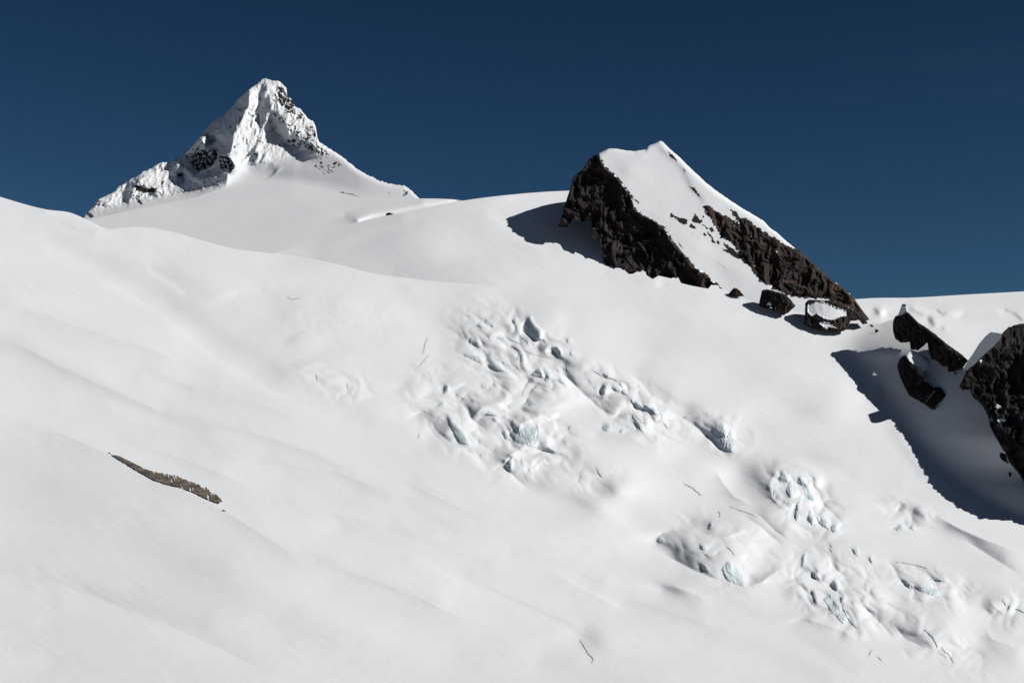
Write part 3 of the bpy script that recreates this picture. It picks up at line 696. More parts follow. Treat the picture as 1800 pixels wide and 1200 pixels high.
# skirt behind the dome skyline
sk2 = skirt(PXu[0], PYu[0], Yu[0], 10, 16, 1.0)
m2 = np.ones((9, nc - 1), bool) & ((xs[:-1] > 481) & (xs[:-1] < 1040))[None, :]
V.append(to_world(*sk2).reshape(-1, 3)); Q.append(grid_quads(10, nc, m2) + off)
r = np.arange(nc - 1); r = r[(xs[:-1] > 481) & (xs[:-1] < 1040)]
offu = nL * nc
Q.append(np.stack([off + 9 * nc + r, offu + r, offu + r + 1, off + 9 * nc + r + 1], -1))
glacier = mesh_obj('glacier', np.concatenate(V), np.concatenate(Q), SNOW)
tag(glacier, 'broad white glacier slope falling to the right with a broken icefall', 'glacier', kind='structure')

# ------------------------------------------------------------------ snowfield under the pyramid, far snowfield, valley floor
FOOT = scurve([(120, 392), (160, 386.5), (228, 371.5), (300, 358), (340, 350), (370, 341), (420, 327), (470, 322), (520, 325), (580, 335), (640, 347), (700, 349.5),
               (737, 349), (770, 349.3), (800, 351), (815, 353), (840, 359), (880, 372)])
R1 = Relief(60, 230, 960, 560, 1.6)
R1.line(+95, 4.0, [(632, 387), (655, 380), (700, 371), (750, 361), (800, 353)])
R1.line(-34, 5, [(610, 378), (660, 366), (740, 354)])
R1.line(-7, 14, [(330, 352), (420, 336), (500, 332)])
R1.blob(+5, 560, 345, 60, 12); R1.blob(-6, 480, 390, 120, 12, -12); R1.blob(+4, 330, 400, 120, 10, -8)
R1.a += 0.05 * fbm(R1.X / 40.0, R1.Y / 9.0, 4) + 0.03 * fbm(R1.X / 8.0, R1.Y / 5.0, 2)
R1.solve(0.87, 0.14)
def field_base(px, py):
    return 2920.0 * np.exp(-0.00080 * (py - 380.0)) * np.exp(-1.05e-4 * (px - 500.0))
def field_Y(px, py):
    return field_base(px, py) + R1(px, py)
def field_bottom(x):
    return np.maximum(CREST(x), np.where(x < 480, 0, np.minimum(_S(x), CREST(x)))) + 22
PX, PY = sheet_rows(FOOT, field_bottom, 121, 879, 1.6)
Yf = field_Y(PX, PY)
s3 = skirt(PX[0], PY[0], Yf[0], 8, 20, 1.0)
nr, nc = PX.shape
V = np.concatenate([to_world(*s3).reshape(-1, 3), to_world(PX, PY, Yf).reshape(-1, 3)])
mk3 = np.ones((nr + 7, nc - 1), bool); mk3[:8] = (PX[0, :-1] > 738)[None]
snowfield = mesh_obj('snowfield', V, grid_quads(nr + 8, nc, mk3), SNOW)
tag(snowfield, 'smooth grey-white snowfield at the foot of the snow pyramid', 'snowfield', kind='structure')

R2 = Relief(1380, 440, 2060, 760, 1.6)
R2.blob(-102, 1541, 547, 7, 5, 20); R2.blob(+68, 1553, 551, 6, 7)
R2.line(-37, 4, [(1600, 545), (1630, 556), (1640, 570)]); R2.line(+34, 4, [(1610, 540), (1645, 552), (1690, 551)])
R2.line(-76, 2.2, [(1649, 547), (1657, 552), (1664, 550)]); R2.blob(-51, 1637, 562, 6, 8); R2.blob(+34, 1628, 555, 7, 4); R2.blob(-44, 1657, 577, 4, 3)
R2.line(+23, 4, [(1680, 552), (1740, 546), (1775, 549)]); R2.line(-20, 4, [(1690, 556), (1750, 552)]); R2.line(-51, 3, [(1768, 546), (1785, 552), (1796, 562)])
R2.line(-11, 10, [(1600, 534), (1700, 532), (1800, 528)]); R2.blob(+15, 1700, 590, 40, 20); R2.line(+27, 4, [(1590, 555), (1620, 580), (1660, 605), (1700, 632)])
R2.a += 0.06 * fbm(R2.X / 30.0, R2.Y / 8.0, 4) + 0.04 * fbm(R2.X / 8.0, R2.Y / 5.0, 3)
R2.solve(0.62, 0.2)
def far_Y(px, py):
    return 2150.0 * np.exp(-0.00080 * (py - 530.0)) * np.exp(1.5e-5 * (px - 1600.0)) + R2(px, py)
FARTOP = scurve([(1440, 530), (1500, 526), (1530, 524), (1600, 523), (1700, 517.5), (1800, 512), (1900, 505), (2040, 496)])
PX, PY = sheet_rows(FARTOP, lambda x: np.interp(x, [1440, 1550, 1800, 2040], [600, 620, 720, 800]), 1441, 2039, 1.6)
Yf = far_Y(PX, PY)
s4 = skirt(PX[0], PY[0], Yf[0], 8, 20, 1.0)
nr, nc = PX.shape
V = np.concatenate([to_world(*s4).reshape(-1, 3), to_world(PX, PY, Yf).reshape(-1, 3)])
far = mesh_obj('far_snowfield', V, grid_quads(nr + 8, nc), SNOW)
tag(far, 'bright level snowfield on the right skyline behind the dark rocks', 'snowfield', kind='structure')

n = 60
gx, gy = np.meshgrid(np.linspace(-30000, 30000, n), np.linspace(-30000, 30000, n))
gz = -420 + 60 * fbm(gx / 5000, gy / 5000, 3)
ground = mesh_obj('valley_ground', np.stack([gx, gy, gz], -1).reshape(-1, 3), grid_quads(n, n)[:, ::-1], SNOW)
tag(ground, 'snow-covered valley floor far below the glacier', 'ground', kind='structure')

# ------------------------------------------------------------------ solid relief bodies (peaks, cliffs, rocks)
def components(mask):
    """4-connected groups of cells"""
    todo = set(zip(*[a.tolist() for a in np.nonzero(mask)]))
    res = []
    while todo:
        st = [todo.pop()]; g = []
        while st:
            r, c = st.pop(); g.append((r, c))
            for n in ((r + 1, c), (r - 1, c), (r, c + 1), (r, c - 1)):
                if n in todo:
                    todo.remove(n); st.append(n)
        res.append(g)
    return res

def body(root, top, bot, x0, x1, step, Yfun, parts, main, mats, jit=0.0, jitb=None, thick=60.0, tscale=18.0, warp=1.2, seed=0.0, jw=5.0):
    """A solid mass with its own front, back and thickness.
    parts: list of (part name, material, polygon or mask function, label) cut out of the front; main: (name, material)."""
    jitb = jit if jitb is None else jitb
    n = int((x1 - x0) / step) + 1
    xs = np.linspace(x0, x1, n)
    t = top(xs) + jit * fbm(xs / 5.0 + seed, xs * 0 + 3.3 + seed, 3)
    b = bot(xs) + jitb * fbm(xs / jw - seed, xs * 0 + 8.7, 3)
    b = np.maximum(b, t + 0.3)
    rows = max(4, int(np.max(b - t) / step) + 1)
    k = np.linspace(0, 1, rows)[:, None]
    PX = np.repeat(xs[None], rows, 0); PY = t[None] * (1 - k) + b[None] * k
    Y = Yfun(PX, PY)
    d = np.minimum(np.minimum(PY - t[None], b[None] - PY), np.minimum(PX - x0, x1 - PX) * 1.0)
    d = np.maximum(d, 0)
    front = to_world(PX, PY, Y).reshape(-1, 3)
    Yb = Y + thick * (1 - np.exp(-d / tscale))
    backv = to_world(PX, PY, Yb).reshape(-1, 3)
    fx = 0.25 * (PX[:-1, :-1] + PX[1:, :-1] + PX[:-1, 1:] + PX[1:, 1:]); fy = 0.25 * (PY[:-1, :-1] + PY[1:, :-1] + PY[:-1, 1:] + PY[1:, 1:])
    wx = fx + warp * fbm(fx / 4.0 + 3, fy / 4.0, 3); wy = fy + warp * fbm(fx / 4.0, fy / 4.0 + 11, 3)
    owner = np.zeros(fx.shape, int)
    for i, p in enumerate(parts):
        mk = p[2](wx, wy) if callable(p[2]) else inside(wx, wy, p[2])
        owner[mk] = i + 1
    comps = [components(owner == i + 1) for i in range(len(parts))]
    for g in [g for cs in comps for g in cs if len(g) < 9]:       # crumbs of a cell or two stay with the main surface
        for r, c in g: owner[r, c] = 0
    out = []
    q = grid_quads(rows, n).reshape(rows - 1, n - 1, 4)
    back_q = q.reshape(-1, 4)[:, ::-1] + rows * n
    allv = np.concatenate([front, backv])
    mq = np.concatenate([q[owner == 0], back_q])
    o = mesh_obj(main[0], allv, mq, main[1], root)
    out.append(o)
    for i, p in enumerate(parts):
        s = q[owner == i + 1]
        if len(s) < 3: continue
        for g in [g for g in comps[i] if len(g) >= 9]:
            ii = np.array(g)
            c = mesh_obj(p[0], front, q[ii[:, 0], ii[:, 1]], p[1], root)
            if len(p) > 3 and p[3] and len(g) == max(len(g_) for g_ in comps[i]): c['label'] = p[3]
            out.append(c)
    return out

def base_point(px, py, Y):
    return Vector([float(v) for v in to_world(np.array(px, float), np.array(py, float), np.array(Y, float))])

# ---- the white summit pyramid
ZA = (300, 130, .16667); ZB = (140, 220, .16667); ZC = (450, 220, .21667)
P1TOP = curve([(146, 385), (148, 383.5), (155, 373), (168, 357), (172, 352), (182, 347), (193, 342), (203, 335), (208, 328), (218, 323), (228, 316), (240, 311), (250, 303), (265, 297),
               (278, 288), (288, 285), (298, 287), (307, 278), (323, 272), (340, 255), (355, 235), (375, 213), (393, 203), (407, 190), (420, 173), (437, 158), (445, 152),
               (455, 146), (460, 141), (467, 138), (477, 142), (487, 142), (497, 148), (503, 155), (505, 167), (515, 178), (518, 187), (528, 192), (535, 200), (540, 208), (550, 213),
               (555, 223), (558, 243), (561, 250), (573, 257), (583, 263), (597, 273), (606, 279), (626, 296), (645, 307), (667, 317), (688, 324), (710, 326), (723, 335), (737, 349), (741, 352)])
P1BOT = lambda x: FOOT(x) + 5
RP = Relief(120, 110, 780, 430, 1.2)
def pz(z, v, pts, soft=1.2): RP.poly(2.2 * v, zm(*z, pts), soft)
pz(ZA, -58, [(830,150),(820,350),(760,400),(700,480),(660,620),(640,800),(560,860),(500,800),(420,760),(440,680),(380,640),(330,680),(240,780),(150,840),(60,760),(150,560),(350,330),(560,100),(780,40)], 2)
pz(ZA, -50, [(960,120),(1010,110),(1020,180),(975,250),(1050,230),(1055,360),(1010,430),(985,540),(940,590),(930,400),(960,290),(940,200)])
pz(ZA, -44, [(1050,380),(1120,400),(1200,500),(1250,620),(1220,700),(1100,590),(1060,480)])
pz(ZA, -48, [(1220,680),(1320,690),(1480,720),(1560,810),(1480,860),(1290,865),(1420,800),(1340,790),(1220,740)])
pz(ZA, -44, [(930,700),(910,780),(830,870),(740,930),(820,840)]); pz(ZA, -52, [(880,840),(930,830),(920,900),(860,950),(800,950)]); pz(ZA, -40, [(1040,780),(990,880),(930,950),(970,860)])
pz(ZA, -46, [(820,410),(870,440),(860,540),(870,600),(840,560),(850,480)]); pz(ZA, -40, [(700,480),(780,410),(770,460),(700,540),(650,640),(640,700),(660,600)])
pz(ZA, -44, [(130,1030),(240,1050),(400,1030),(500,960),(570,1050),(400,1100),(260,1140),(140,1130)], 2)
pz(ZA, -52, [(240,850),(330,770),(480,800),(640,900),(690,980),(620,1050),(500,960),(360,1000),(300,1050),(240,1000)], 2)
pz(ZA, -46, [(960,1140),(1090,1020),(1150,990),(1080,1080),(1030,1120),(1020,1160)]); RP.line(+20, 2, zm(*ZA, [(1040,1140),(1090,1080),(1150,1010)]))
RP.blob(-14, 470, 300, 40, 14, -20); RP.blob(-9, 420, 312, 60, 8, -15); RP.blob(+6, 545, 292, 24, 10); RP.blob(-6, 530, 318, 50, 8)
RP.blob(+16, 448, 165, 8, 16); RP.blob(+16, 440, 205, 7, 18, 10); RP.blob(+14, 483, 160, 8, 14); RP.blob(+14, 505, 190, 10, 24, -30); RP.blob(+12, 538, 235, 12, 14); RP.blob(+18, 363, 247, 8, 8)
RP.line(+14, 3, zm(*ZA, [(960,780),(930,850),(950,720)])); RP.line(+16, 4, zm(*ZA, [(1010,640),(930,800),(900,900)])); RP.blob(+14, 432, 232, 8, 14, 20); RP.line(-16, 3, [(452, 250), (440, 275)])
pz(ZA, 90, [(330,690),(390,648),(455,690),(420,740),(345,735)])
RP.line(+12, 5, [(600, 278), (640, 308), (690, 330), (720, 338)]); RP.blob(+10, 660, 335, 40, 9)
pz(ZB, -50, [(540,590),(600,560),(650,550),(590,650),(550,740),(520,800),(512,910),(490,800),(430,740),(470,670)])
pz(ZB, -48, [(935,440),(1000,410),(1030,420),(1020,530),(1000,590),(950,560)]); pz(ZB, -46, [(1100,460),(1150,500),(1240,590),(1110,600),(1080,540)]); pz(ZB, -36, [(580,620),(830,660),(790,720),(600,690)])
RP.blob(+14, 262, 318, 14, 10); RP.blob(+12, 200, 362, 14, 12); RP.blob(+14, 318, 292, 4, 9); RP.line(-30, 1.5, zm(*ZB, [(865,560),(870,650)])); RP.blob(-12, 345, 340, 22, 8, -20)
RP.line(-34, 1.6, zm(*ZB, [(560,790),(620,770),(640,830)]))
# fractal flutes and ribs: strong on the tower, fading to smooth snow on the apron
tower = np.maximum(np.exp(-((RP.X - 475) / 75.0) ** 2) * sstep((262 - RP.Y) / 30), 0.9 * np.exp(-((RP.X - 560) / 40.0) ** 2) * sstep((282 - RP.Y) / 20))
tower = np.maximum(tower, 0.55 * sstep((400 - RP.X) / 40) * sstep((FOOT(RP.X) - 6 - RP.Y) / 14))
tower = np.maximum(tower, 0.7 * np.exp(-((RP.X - 440) / 60.0) ** 2 - ((RP.Y - 272) / 26.0) ** 2))
RP.a += tower * (0.9 * fbm(RP.X / 11.0, RP.Y / 24.0, 3, 0.6) + 1.2 * fbm(RP.X / 4.5 + 7, RP.Y / 6.5, 3, 0.65))
RP.a += 0.05 * fbm(RP.X / 12.0, RP.Y / 9.0, 3)
RP.solve(0.89, 0.22, 0.009)
def p1_Y(px, py):
    f = FOOT(px)
    d = f - py
    b = 1.3
    wl = np.maximum(np.interp(py, [140, 158, 188, 198, 223, 237, 263, 280, 330], [456, 438, 437, 431, 421, 411, 407, 402, 398]) - px, 0)
    flank = 0.89 * 2.1 * 60.0 * (1 - np.exp(-wl / 60.0))
    wc = sstep((px - 350) / 60.0)
    edge = np.maximum(py - P1TOP(px), 0)
    tw = np.exp(-((px - 480) / 90.0) ** 2) * sstep((300 - py) / 60)
    crag = tw * (3.4 * ridged((px + 0.2 * py) / 13.0, py / 22.0, 4, 0.62)) + 1.5 * sstep((405 - px) / 30.0) * ridged(px / 12.0, py / 12.0, 3, 0.6)
    crag = crag + 2.4 * sstep(wl / 12.0) * ridged((px + 0.5 * py) / 14.0, (py - 0.5 * px) / 22.0, 3, 0.6)
    return field_base(px, f) + R1(px, f) + 0.89 * (b * d + 1.2 * 32.0 * (1 - np.exp(-d / 32.0)) * wc) + (RP(px, py) + flank - crag) * (1 - np.exp(-(d / (9.0 + 15.0 * sstep((px - 380) / 60.0))) ** 2)) + 0.06 * np.maximum(py - f, 0) ** 2 + 0.4 + 9.0 * np.exp(-edge / 3.0)
def speckle(z, pts, thr, sc=3.2, seed=0.0):
    P = zm(*z, pts)
    def f(x, y):
        u, w = 0.78 * x + 0.62 * y, -0.62 * x + 0.78 * y
        return inside(x, y, P) & (fbm(u / (sc * 1.9) + seed, w / sc - seed, 3, 0.6) > thr + 0.12)
    return f
P1PARTS = [
 ('rock_outcrop', ROCK, speckle(ZA, [(240,850),(330,800),(420,800),(480,800),(500,880),(440,960),(360,1000),(300,1050),(240,1000)], -0.45, 3.4), 'dark shaded crag at the left foot of the tower'),
 ('rock_outcrop', ROCK, speckle(ZA, [(500,860),(590,870),(640,900),(690,980),(620,1050),(600,1000),(530,1000)], -0.45, 3.4), None),
 ('rock_outcrop', BROWN, speckle(ZA, [(1140,120),(1210,180),(1300,290),(1315,430),(1250,450),(1200,370),(1130,300),(1080,240),(1130,200)], -0.30, 4.2), 'brown broken rock below the summit on the sunny side'),
 ('rock_outcrop', BROWN, speckle(ZA, [(1340,400),(1420,420),(1410,500),(1350,530),(1320,470)], -0.05, 3.0), None),
 ('rock_outcrop', BROWN, speckle(ZA, [(1230,530),(1330,540),(1420,620),(1480,550),(1540,560),(1545,690),(1480,710),(1380,690),(1240,600)], 0.02, 3.4), None),
 ('rock_outcrop', BROWN, speckle(ZA, [(1220,680),(1340,690),(1480,720),(1600,760),(1700,820),(1640,870),(1540,830),(1430,790),(1320,780),(1240,730)], -0.08, 3.2), None),
 ('rock_outcrop', BROWN, speckle(ZA, [(1510,970),(1590,925),(1680,950),(1760,915),(1800,960),(1740,1030),(1640,1060),(1580,1050)], 0.05, 2.4), 'scattered rocks showing through the snow apron'),
 ('rock_outcrop', BROWN, speckle(ZC, [(620,545),(700,545),(790,560),(880,600),(880,612),(760,600),(700,575)], -0.35, 3.0), None),
 ('rock_outcrop', BROWN, speckle(ZC, [(1040,510),(1090,560),(1075,560)], -0.2, 2.4), None),
 ('rock_outcrop', BROWN, speckle(ZC, [(1150,520),(1190,530),(1240,540),(1210,580),(1180,570),(1210,545)], -0.2, 2.4), None),
 ('rock_outcrop', BROWN, speckle(ZA, [(880,840),(930,830),(920,870),(870,940),(850,930)], -0.2, 2.6), None),
 ('rock_outcrop', BROWN, speckle(ZA, [(650,760),(760,770),(740,810),(660,800)], 0.0, 2.6), None),
 ('rock_outcrop', BROWN, speckle(ZA, [(820,400),(880,430),(880,600),(850,620),(850,500)], 0.12, 2.4), None),
 ('rock_outcrop', BROWN, speckle(ZA, [(690,500),(780,420),(770,470),(700,560),(650,650),(660,570)], -0.05, 2.4), None),
 ('rock_outcrop', BROWN, speckle(ZA, [(1060,330),(1120,390),(1210,500),(1250,600),(1190,560),(1090,440)], 0.0, 2.4), None),
 ('rock_outcrop', ROCK, speckle(ZA, [(150,860),(230,780),(330,680),(350,760),(280,830),(240,960),(190,930)], 0.0, 3.2), None),
 ('rock_outcrop', ROCK, speckle(ZA, [(700,300),(800,190),(810,380),(690,560),(640,760),(520,780),(450,580),(600,420)], 0.42, 3.4), None),
 ('rock_outcrop', BROWN, speckle(ZB, [(280,770),(300,860),(250,880),(230,820)], -0.1, 2.8), None),
 ('rock_outcrop', BROWN, speckle(ZB, [(540,740),(640,740),(650,800),(560,800)], 0.0, 2.8), None),
 ('rock_outcrop', BROWN, speckle(ZB, [(640,500),(760,440),(900,400),(900,440),(760,500),(650,580)], 0.25, 2.8), None),
 ('rock_outcrop', BROWN, zm(*ZB, [(585,640),(640,640),(700,665),(830,665),(790,712),(680,712),(600,692)]), 'dark rock strip under the snow bulge on the left ridge'),
 ('rock_outcrop', BROWN, zm(*ZB, [(610,770),(640,800),(665,825),(640,848),(615,820)]), None),
 ('rock_outcrop', BROWN, speckle(ZB, [(170,790),(200,790),(245,812),(200,850),(160,850)], -0.3, 2.6), None),
 ('rock_outcrop', BROWN, zm(*ZB, [(70,920),(110,930),(155,950),(120,985),(90,960)]), None),
 ('rock_outcrop', BROWN, zm(*ZB, [(1030,510),(1095,515),(1085,545),(1030,540)]), None),
 ('rock_outcrop', BROWN, speckle(ZB, [(855,560),(880,560),(890,600),(870,660),(855,610)], -0.2, 2.6), None),
]
p1 = empty('snow_peak', base_point(450, 330, 2960), 'tall snow-plastered rock pyramid with a pointed summit on the left skyline', 'mountain peak')
body(p1, P1TOP, P1BOT, 146.5, 740.5, 1.05, p1_Y, P1PARTS, ('snow_cover', SNOW), None, jit=1.3, jitb=0.0, thick=170, tscale=40, warp=2.0)

# ---- the dark rock peak with the steep snow face
ZP4 = (960, 240, .16667); ZP5 = (1030, 360, .16667); ZP6 = (1150, 240, .16667); ZP7 = (1270, 400, .16667)
P2TOP = curve([(981, 398), (982, 396), (987, 383), (992, 363), (997, 347), (1002, 333), (1007, 313), (1012, 307), (1022, 300), (1028, 293), (1035, 280), (1043, 274), (1052, 271), (1060, 266.5),
               (1068, 262), (1080, 261), (1098, 264), (1115, 266), (1135, 263), (1140, 257), (1152, 252), (1160, 248), (1165, 249), (1177, 262), (1193, 275), (1210, 292), (1227, 308),
               (1243, 323), (1260, 336), (1283, 352), (1308, 368), (1342, 388), (1353, 400), (1367, 410), (1380, 422), (1393, 433), (1412, 445), (1420, 455), (1432, 465), (1447, 478),
               (1462, 492), (1480, 504), (1493, 515), (1502, 525), (1510, 537), (1518, 548), (1527, 559), (1530, 566)])
_EDGE = [(1052, 266), (1053, 274), (1058, 282), (1068, 298), (1083, 308), (1098, 327), (1112, 347), (1118, 367), (1133, 380), (1150, 388), (1168, 400), (1175, 410), (1177, 415), (1185, 427), (1197, 442),
         (1210, 455), (1222, 470), (1235, 477), (1252, 493), (1260, 498), (1272, 509)]
EDGE_X = lambda py: np.interp(py, [p[1] for p in _EDGE], [p[0] for p in _EDGE])
BAND = [(1233, 360), (1245, 362), (1253, 365), (1265, 377), (1277, 378), (1288, 387), (1300, 393), (1291, 383), (1280, 368), (1292, 372), (1303, 383), (1313, 385), (1327, 395), (1343, 407),
        (1358, 415), (1370, 423), (1383, 432), (1397, 436), (1412, 444), (1422, 455), (1432, 463), (1447, 476), (1462, 490), (1480, 502), (1493, 513), (1502, 522), (1510, 533), (1518, 545), (1531, 556), (1531, 569), (1520, 570),
        (1512, 562), (1502, 547), (1495, 542), (1470, 532), (1453, 527), (1420, 524), (1387, 519), (1370, 512), (1357, 507), (1340, 495), (1325, 482), (1318, 468), (1303, 458), (1294, 448),
        (1298, 442), (1288, 430), (1278, 420), (1266, 417), (1264, 408), (1257, 400), (1252, 387), (1243, 377), (1239, 366)]
RQ = Relief(950, 220, 1580, 600, 1.2)
RQ.blob(-10, 1095, 300, 18, 12, 20); RQ.blob(-9, 1145, 378, 14, 5, 20); RQ.blob(+5, 1130, 300, 40, 30); RQ.line(+14, 5, [(1172, 258), (1210, 295), (1260, 340), (1340, 392)]); RQ.line(-12, 6, [(1160, 262), (1195, 290), (1215, 330), (1235, 352)])
RQ.blob(-8, 1280, 480, 40, 14, 30); RQ.blob(-7, 1110, 272, 24, 4); RQ.blob(+7, 1240, 430, 30, 20, 45)
for pts in ([(1262, 462), (1275, 470)], [(1215, 412), (1230, 416)], [(1232, 412), (1245, 420)]): RQ.line(-10, 1.6, pts)
RQ.a += 0.05 * fbm(RQ.X / 25.0, RQ.Y / 18.0, 3) + 0.03 * fbm(RQ.X / 6.0, RQ.Y / 5.0, 3)
RQ.solve(0.57, 0.3)
def p2_Y(px, py):
    m = 0.565
    snow = 1936.0 - 0.12 * (px - 1060) + m * (0.20 * (px - 1200) - 0.85 * (py - 500)) + RQ(px, py)
    ex = EDGE_X(py)
    w = np.maximum(ex - px, 0)
    wx = px + 9 * fbm(px / 40.0, py / 40.0, 2); wy = py + 9 * fbm(px / 40.0 + 5, py / 40.0 + 2, 2)
    big = ridged(wx / 46.0 + wy / 80.0, wy / 60.0 - wx / 80.0, 3, 0.55)
    slabs = ridged((wx + 0.75 * wy) / 26.0, (wy - 0.75 * wx) / 12.0, 3, 0.6) * sstep(fbm(px / 50.0 + 2, py / 40.0, 2) + 0.6)
    ribs = ridged((wx + 0.25 * wy) / 15.0, (wy - 0.25 * wx) / 44.0, 3, 0.6) * sstep(0.6 - fbm(px / 50.0 + 2, py / 40.0, 2))
    rockn = 8.0 * big + 1.7 * slabs + 1.5 * ribs + 0.45 * fbm(px / 3.0, py / 4.0, 3, 0.6)
    left = 1936.0 - 0.12 * (ex - 1060) + m * (0.20 * (ex - 1200) - 0.85 * (py - 500)) + 20.0 * (1 - np.exp(-w / 24.0)) + m * 0.1 * w - rockn * sstep(w / 5.0)
    out = np.where(w > 0, left, snow)
    d = seg_dist(px, py, BAND, True)
    bi = inside(px, py, BAND)
    k = np.where(bi, sstep(d / 8.0), 0)
    out = out + k * (7.0 - 6.5 * big - 1.7 * slabs - 1.6 * ribs - 0.5 * fbm(px / 3.0, py / 4.0, 3, 0.6))
    edge = np.maximum(py - P2TOP(px), 0)
    return out + 5.0 * np.exp(-edge / 2.5)
def rock_left(x, y):
    return (x + 4.0 * fbm(x / 8.0, y / 6.0 + 30, 4, 0.65) < EDGE_X(y)) & ~((fbm(x / 6.0 + 60, y / 6.0, 2) > 1.15)) & ~((fbm((x - y) / 16.0, (x + y) / 3.5, 2) > 1.25))
def band_mask(x, y):
    x, y = x + 3.0 * fbm(x / 9.0 + 70, y / 8.0, 3, 0.6), y + 3.0 * fbm(x / 9.0, y / 8.0 + 70, 3, 0.6)
    return inside(x, y, BAND) & ~(fbm(x / 4.5 + 20, y / 4.5, 3) > 1.05) & ~((fbm((x + y) / 22.0, (x - y) / 4.0 + 50, 2) > 0.95) & (x < 1380))
P2PARTS = [
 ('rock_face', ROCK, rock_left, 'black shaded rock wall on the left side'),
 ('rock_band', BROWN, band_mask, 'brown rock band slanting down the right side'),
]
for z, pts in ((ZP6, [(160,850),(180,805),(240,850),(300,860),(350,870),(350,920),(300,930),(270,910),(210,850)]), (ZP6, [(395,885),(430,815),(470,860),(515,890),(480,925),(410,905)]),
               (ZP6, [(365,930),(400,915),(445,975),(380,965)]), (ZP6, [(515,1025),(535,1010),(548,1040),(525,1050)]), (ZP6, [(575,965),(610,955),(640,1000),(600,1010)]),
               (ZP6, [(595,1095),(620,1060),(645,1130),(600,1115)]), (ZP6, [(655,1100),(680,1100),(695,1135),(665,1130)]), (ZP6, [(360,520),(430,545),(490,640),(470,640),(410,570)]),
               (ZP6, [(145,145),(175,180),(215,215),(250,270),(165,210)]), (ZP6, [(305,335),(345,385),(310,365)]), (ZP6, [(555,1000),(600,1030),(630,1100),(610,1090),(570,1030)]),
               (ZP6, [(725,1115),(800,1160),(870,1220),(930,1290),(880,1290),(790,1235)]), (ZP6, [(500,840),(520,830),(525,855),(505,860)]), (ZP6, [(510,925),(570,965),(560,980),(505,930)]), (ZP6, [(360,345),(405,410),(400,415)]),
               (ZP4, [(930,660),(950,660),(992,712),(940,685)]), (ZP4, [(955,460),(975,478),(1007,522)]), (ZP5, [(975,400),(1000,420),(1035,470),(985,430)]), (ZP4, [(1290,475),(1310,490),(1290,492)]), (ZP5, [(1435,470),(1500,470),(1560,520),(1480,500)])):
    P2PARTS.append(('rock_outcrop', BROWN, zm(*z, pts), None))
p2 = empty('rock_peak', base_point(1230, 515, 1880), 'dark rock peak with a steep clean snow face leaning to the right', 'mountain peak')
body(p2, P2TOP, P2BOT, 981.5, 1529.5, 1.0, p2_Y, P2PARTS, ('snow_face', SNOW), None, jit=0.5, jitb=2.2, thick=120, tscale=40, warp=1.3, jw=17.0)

# ---- single rocks and crags: outline, distance, lean
def curves_from_outline(pts):
    """upper and lower edge of a closed outline as functions of x"""
    xs = np.array([p[0] for p in pts]); x0, x1 = xs.min(), xs.max()
    g = np.linspace(x0, x1, int((x1 - x0) * 3) + 2)
    up = np.full(g.shape, 1e9); dn = np.full(g.shape, -1e9)
    n = len(pts)
    for i in range(n):
        (a0, b0), (a1, b1) = pts[i], pts[(i + 1) % n]
        if a0 == a1:
            mk = np.abs(g - a0) < 0.2
            up[mk] = np.minimum(up[mk], min(b0, b1)); dn[mk] = np.maximum(dn[mk], max(b0, b1)); continue
        lo, hi = min(a0, a1), max(a0, a1)
        mk = (g >= lo - 1e-6) & (g <= hi + 1e-6)
        y = b0 + (b1 - b0) * (g[mk] - a0) / (a1 - a0)
        up[mk] = np.minimum(up[mk], y); dn[mk] = np.maximum(dn[mk], y)
    return (lambda x: np.interp(x, g, up)), (lambda x: np.interp(x, g, dn)), float(x0), float(x1)

def crag(name, pts, label, cat, group=None, a=-0.6, b=0.35, proud=3.0, rough=2.2, mat=None, parts=(), step=0.9, thick=30, main='rock', Yref=None, foot=None):
    """a rock standing on the snow: it leans back from its foot, bulges and is fractured"""
    top, bot, x0, x1 = curves_from_outline(pts)
    cx = 0.5 * (x0 + x1)
    yb = float(np.max(bot(np.linspace(x0, x1, 60)))) if foot is None else foot
    Y0 = float(glacier_Y(np.array([cx]), np.array([yb - 2.0]))[0]) if Yref is None else Yref
    m = Y0 / F_PX
    hw = (x1 - x0) / 2
    def Yf(px, py):
        e = np.minimum(py - top(px), bot(px) - py); e = np.maximum(e, 0)
        bulge = -0.35 * hw * m * (1 - ((px - cx) / hw) ** 2)
        sm = np.ones(np.shape(px))
        for p_ in parts:
            sm = np.where(inside(px, py, p_[2]), 1 - 0.9 * sstep(seg_dist(px, py, p_[2], True) / 2.5), sm)
        r = sm * rough * (ridged(px / 13.0 + cx, py / 16.0, 3, 0.6) + 0.5 * fbm(px / 3.0, py / 3.5 + cx, 3, 0.6))
        return Y0 - proud + m * (a * (px - cx) - b * (py - yb)) + bulge - r * sstep(e / 3.0) + rough * 2.0 * np.exp(-e / 2.0)
    root = empty(name, base_point(cx, yb, Y0), label, cat, group)
    body(root, top, bot, x0 + 0.2, x1 - 0.2, step, Yf, list(parts), (main, mat or ROCK), None, jit=0.6, jitb=0.9, thick=thick, tscale=10, warp=0.8, seed=cx)
    return root

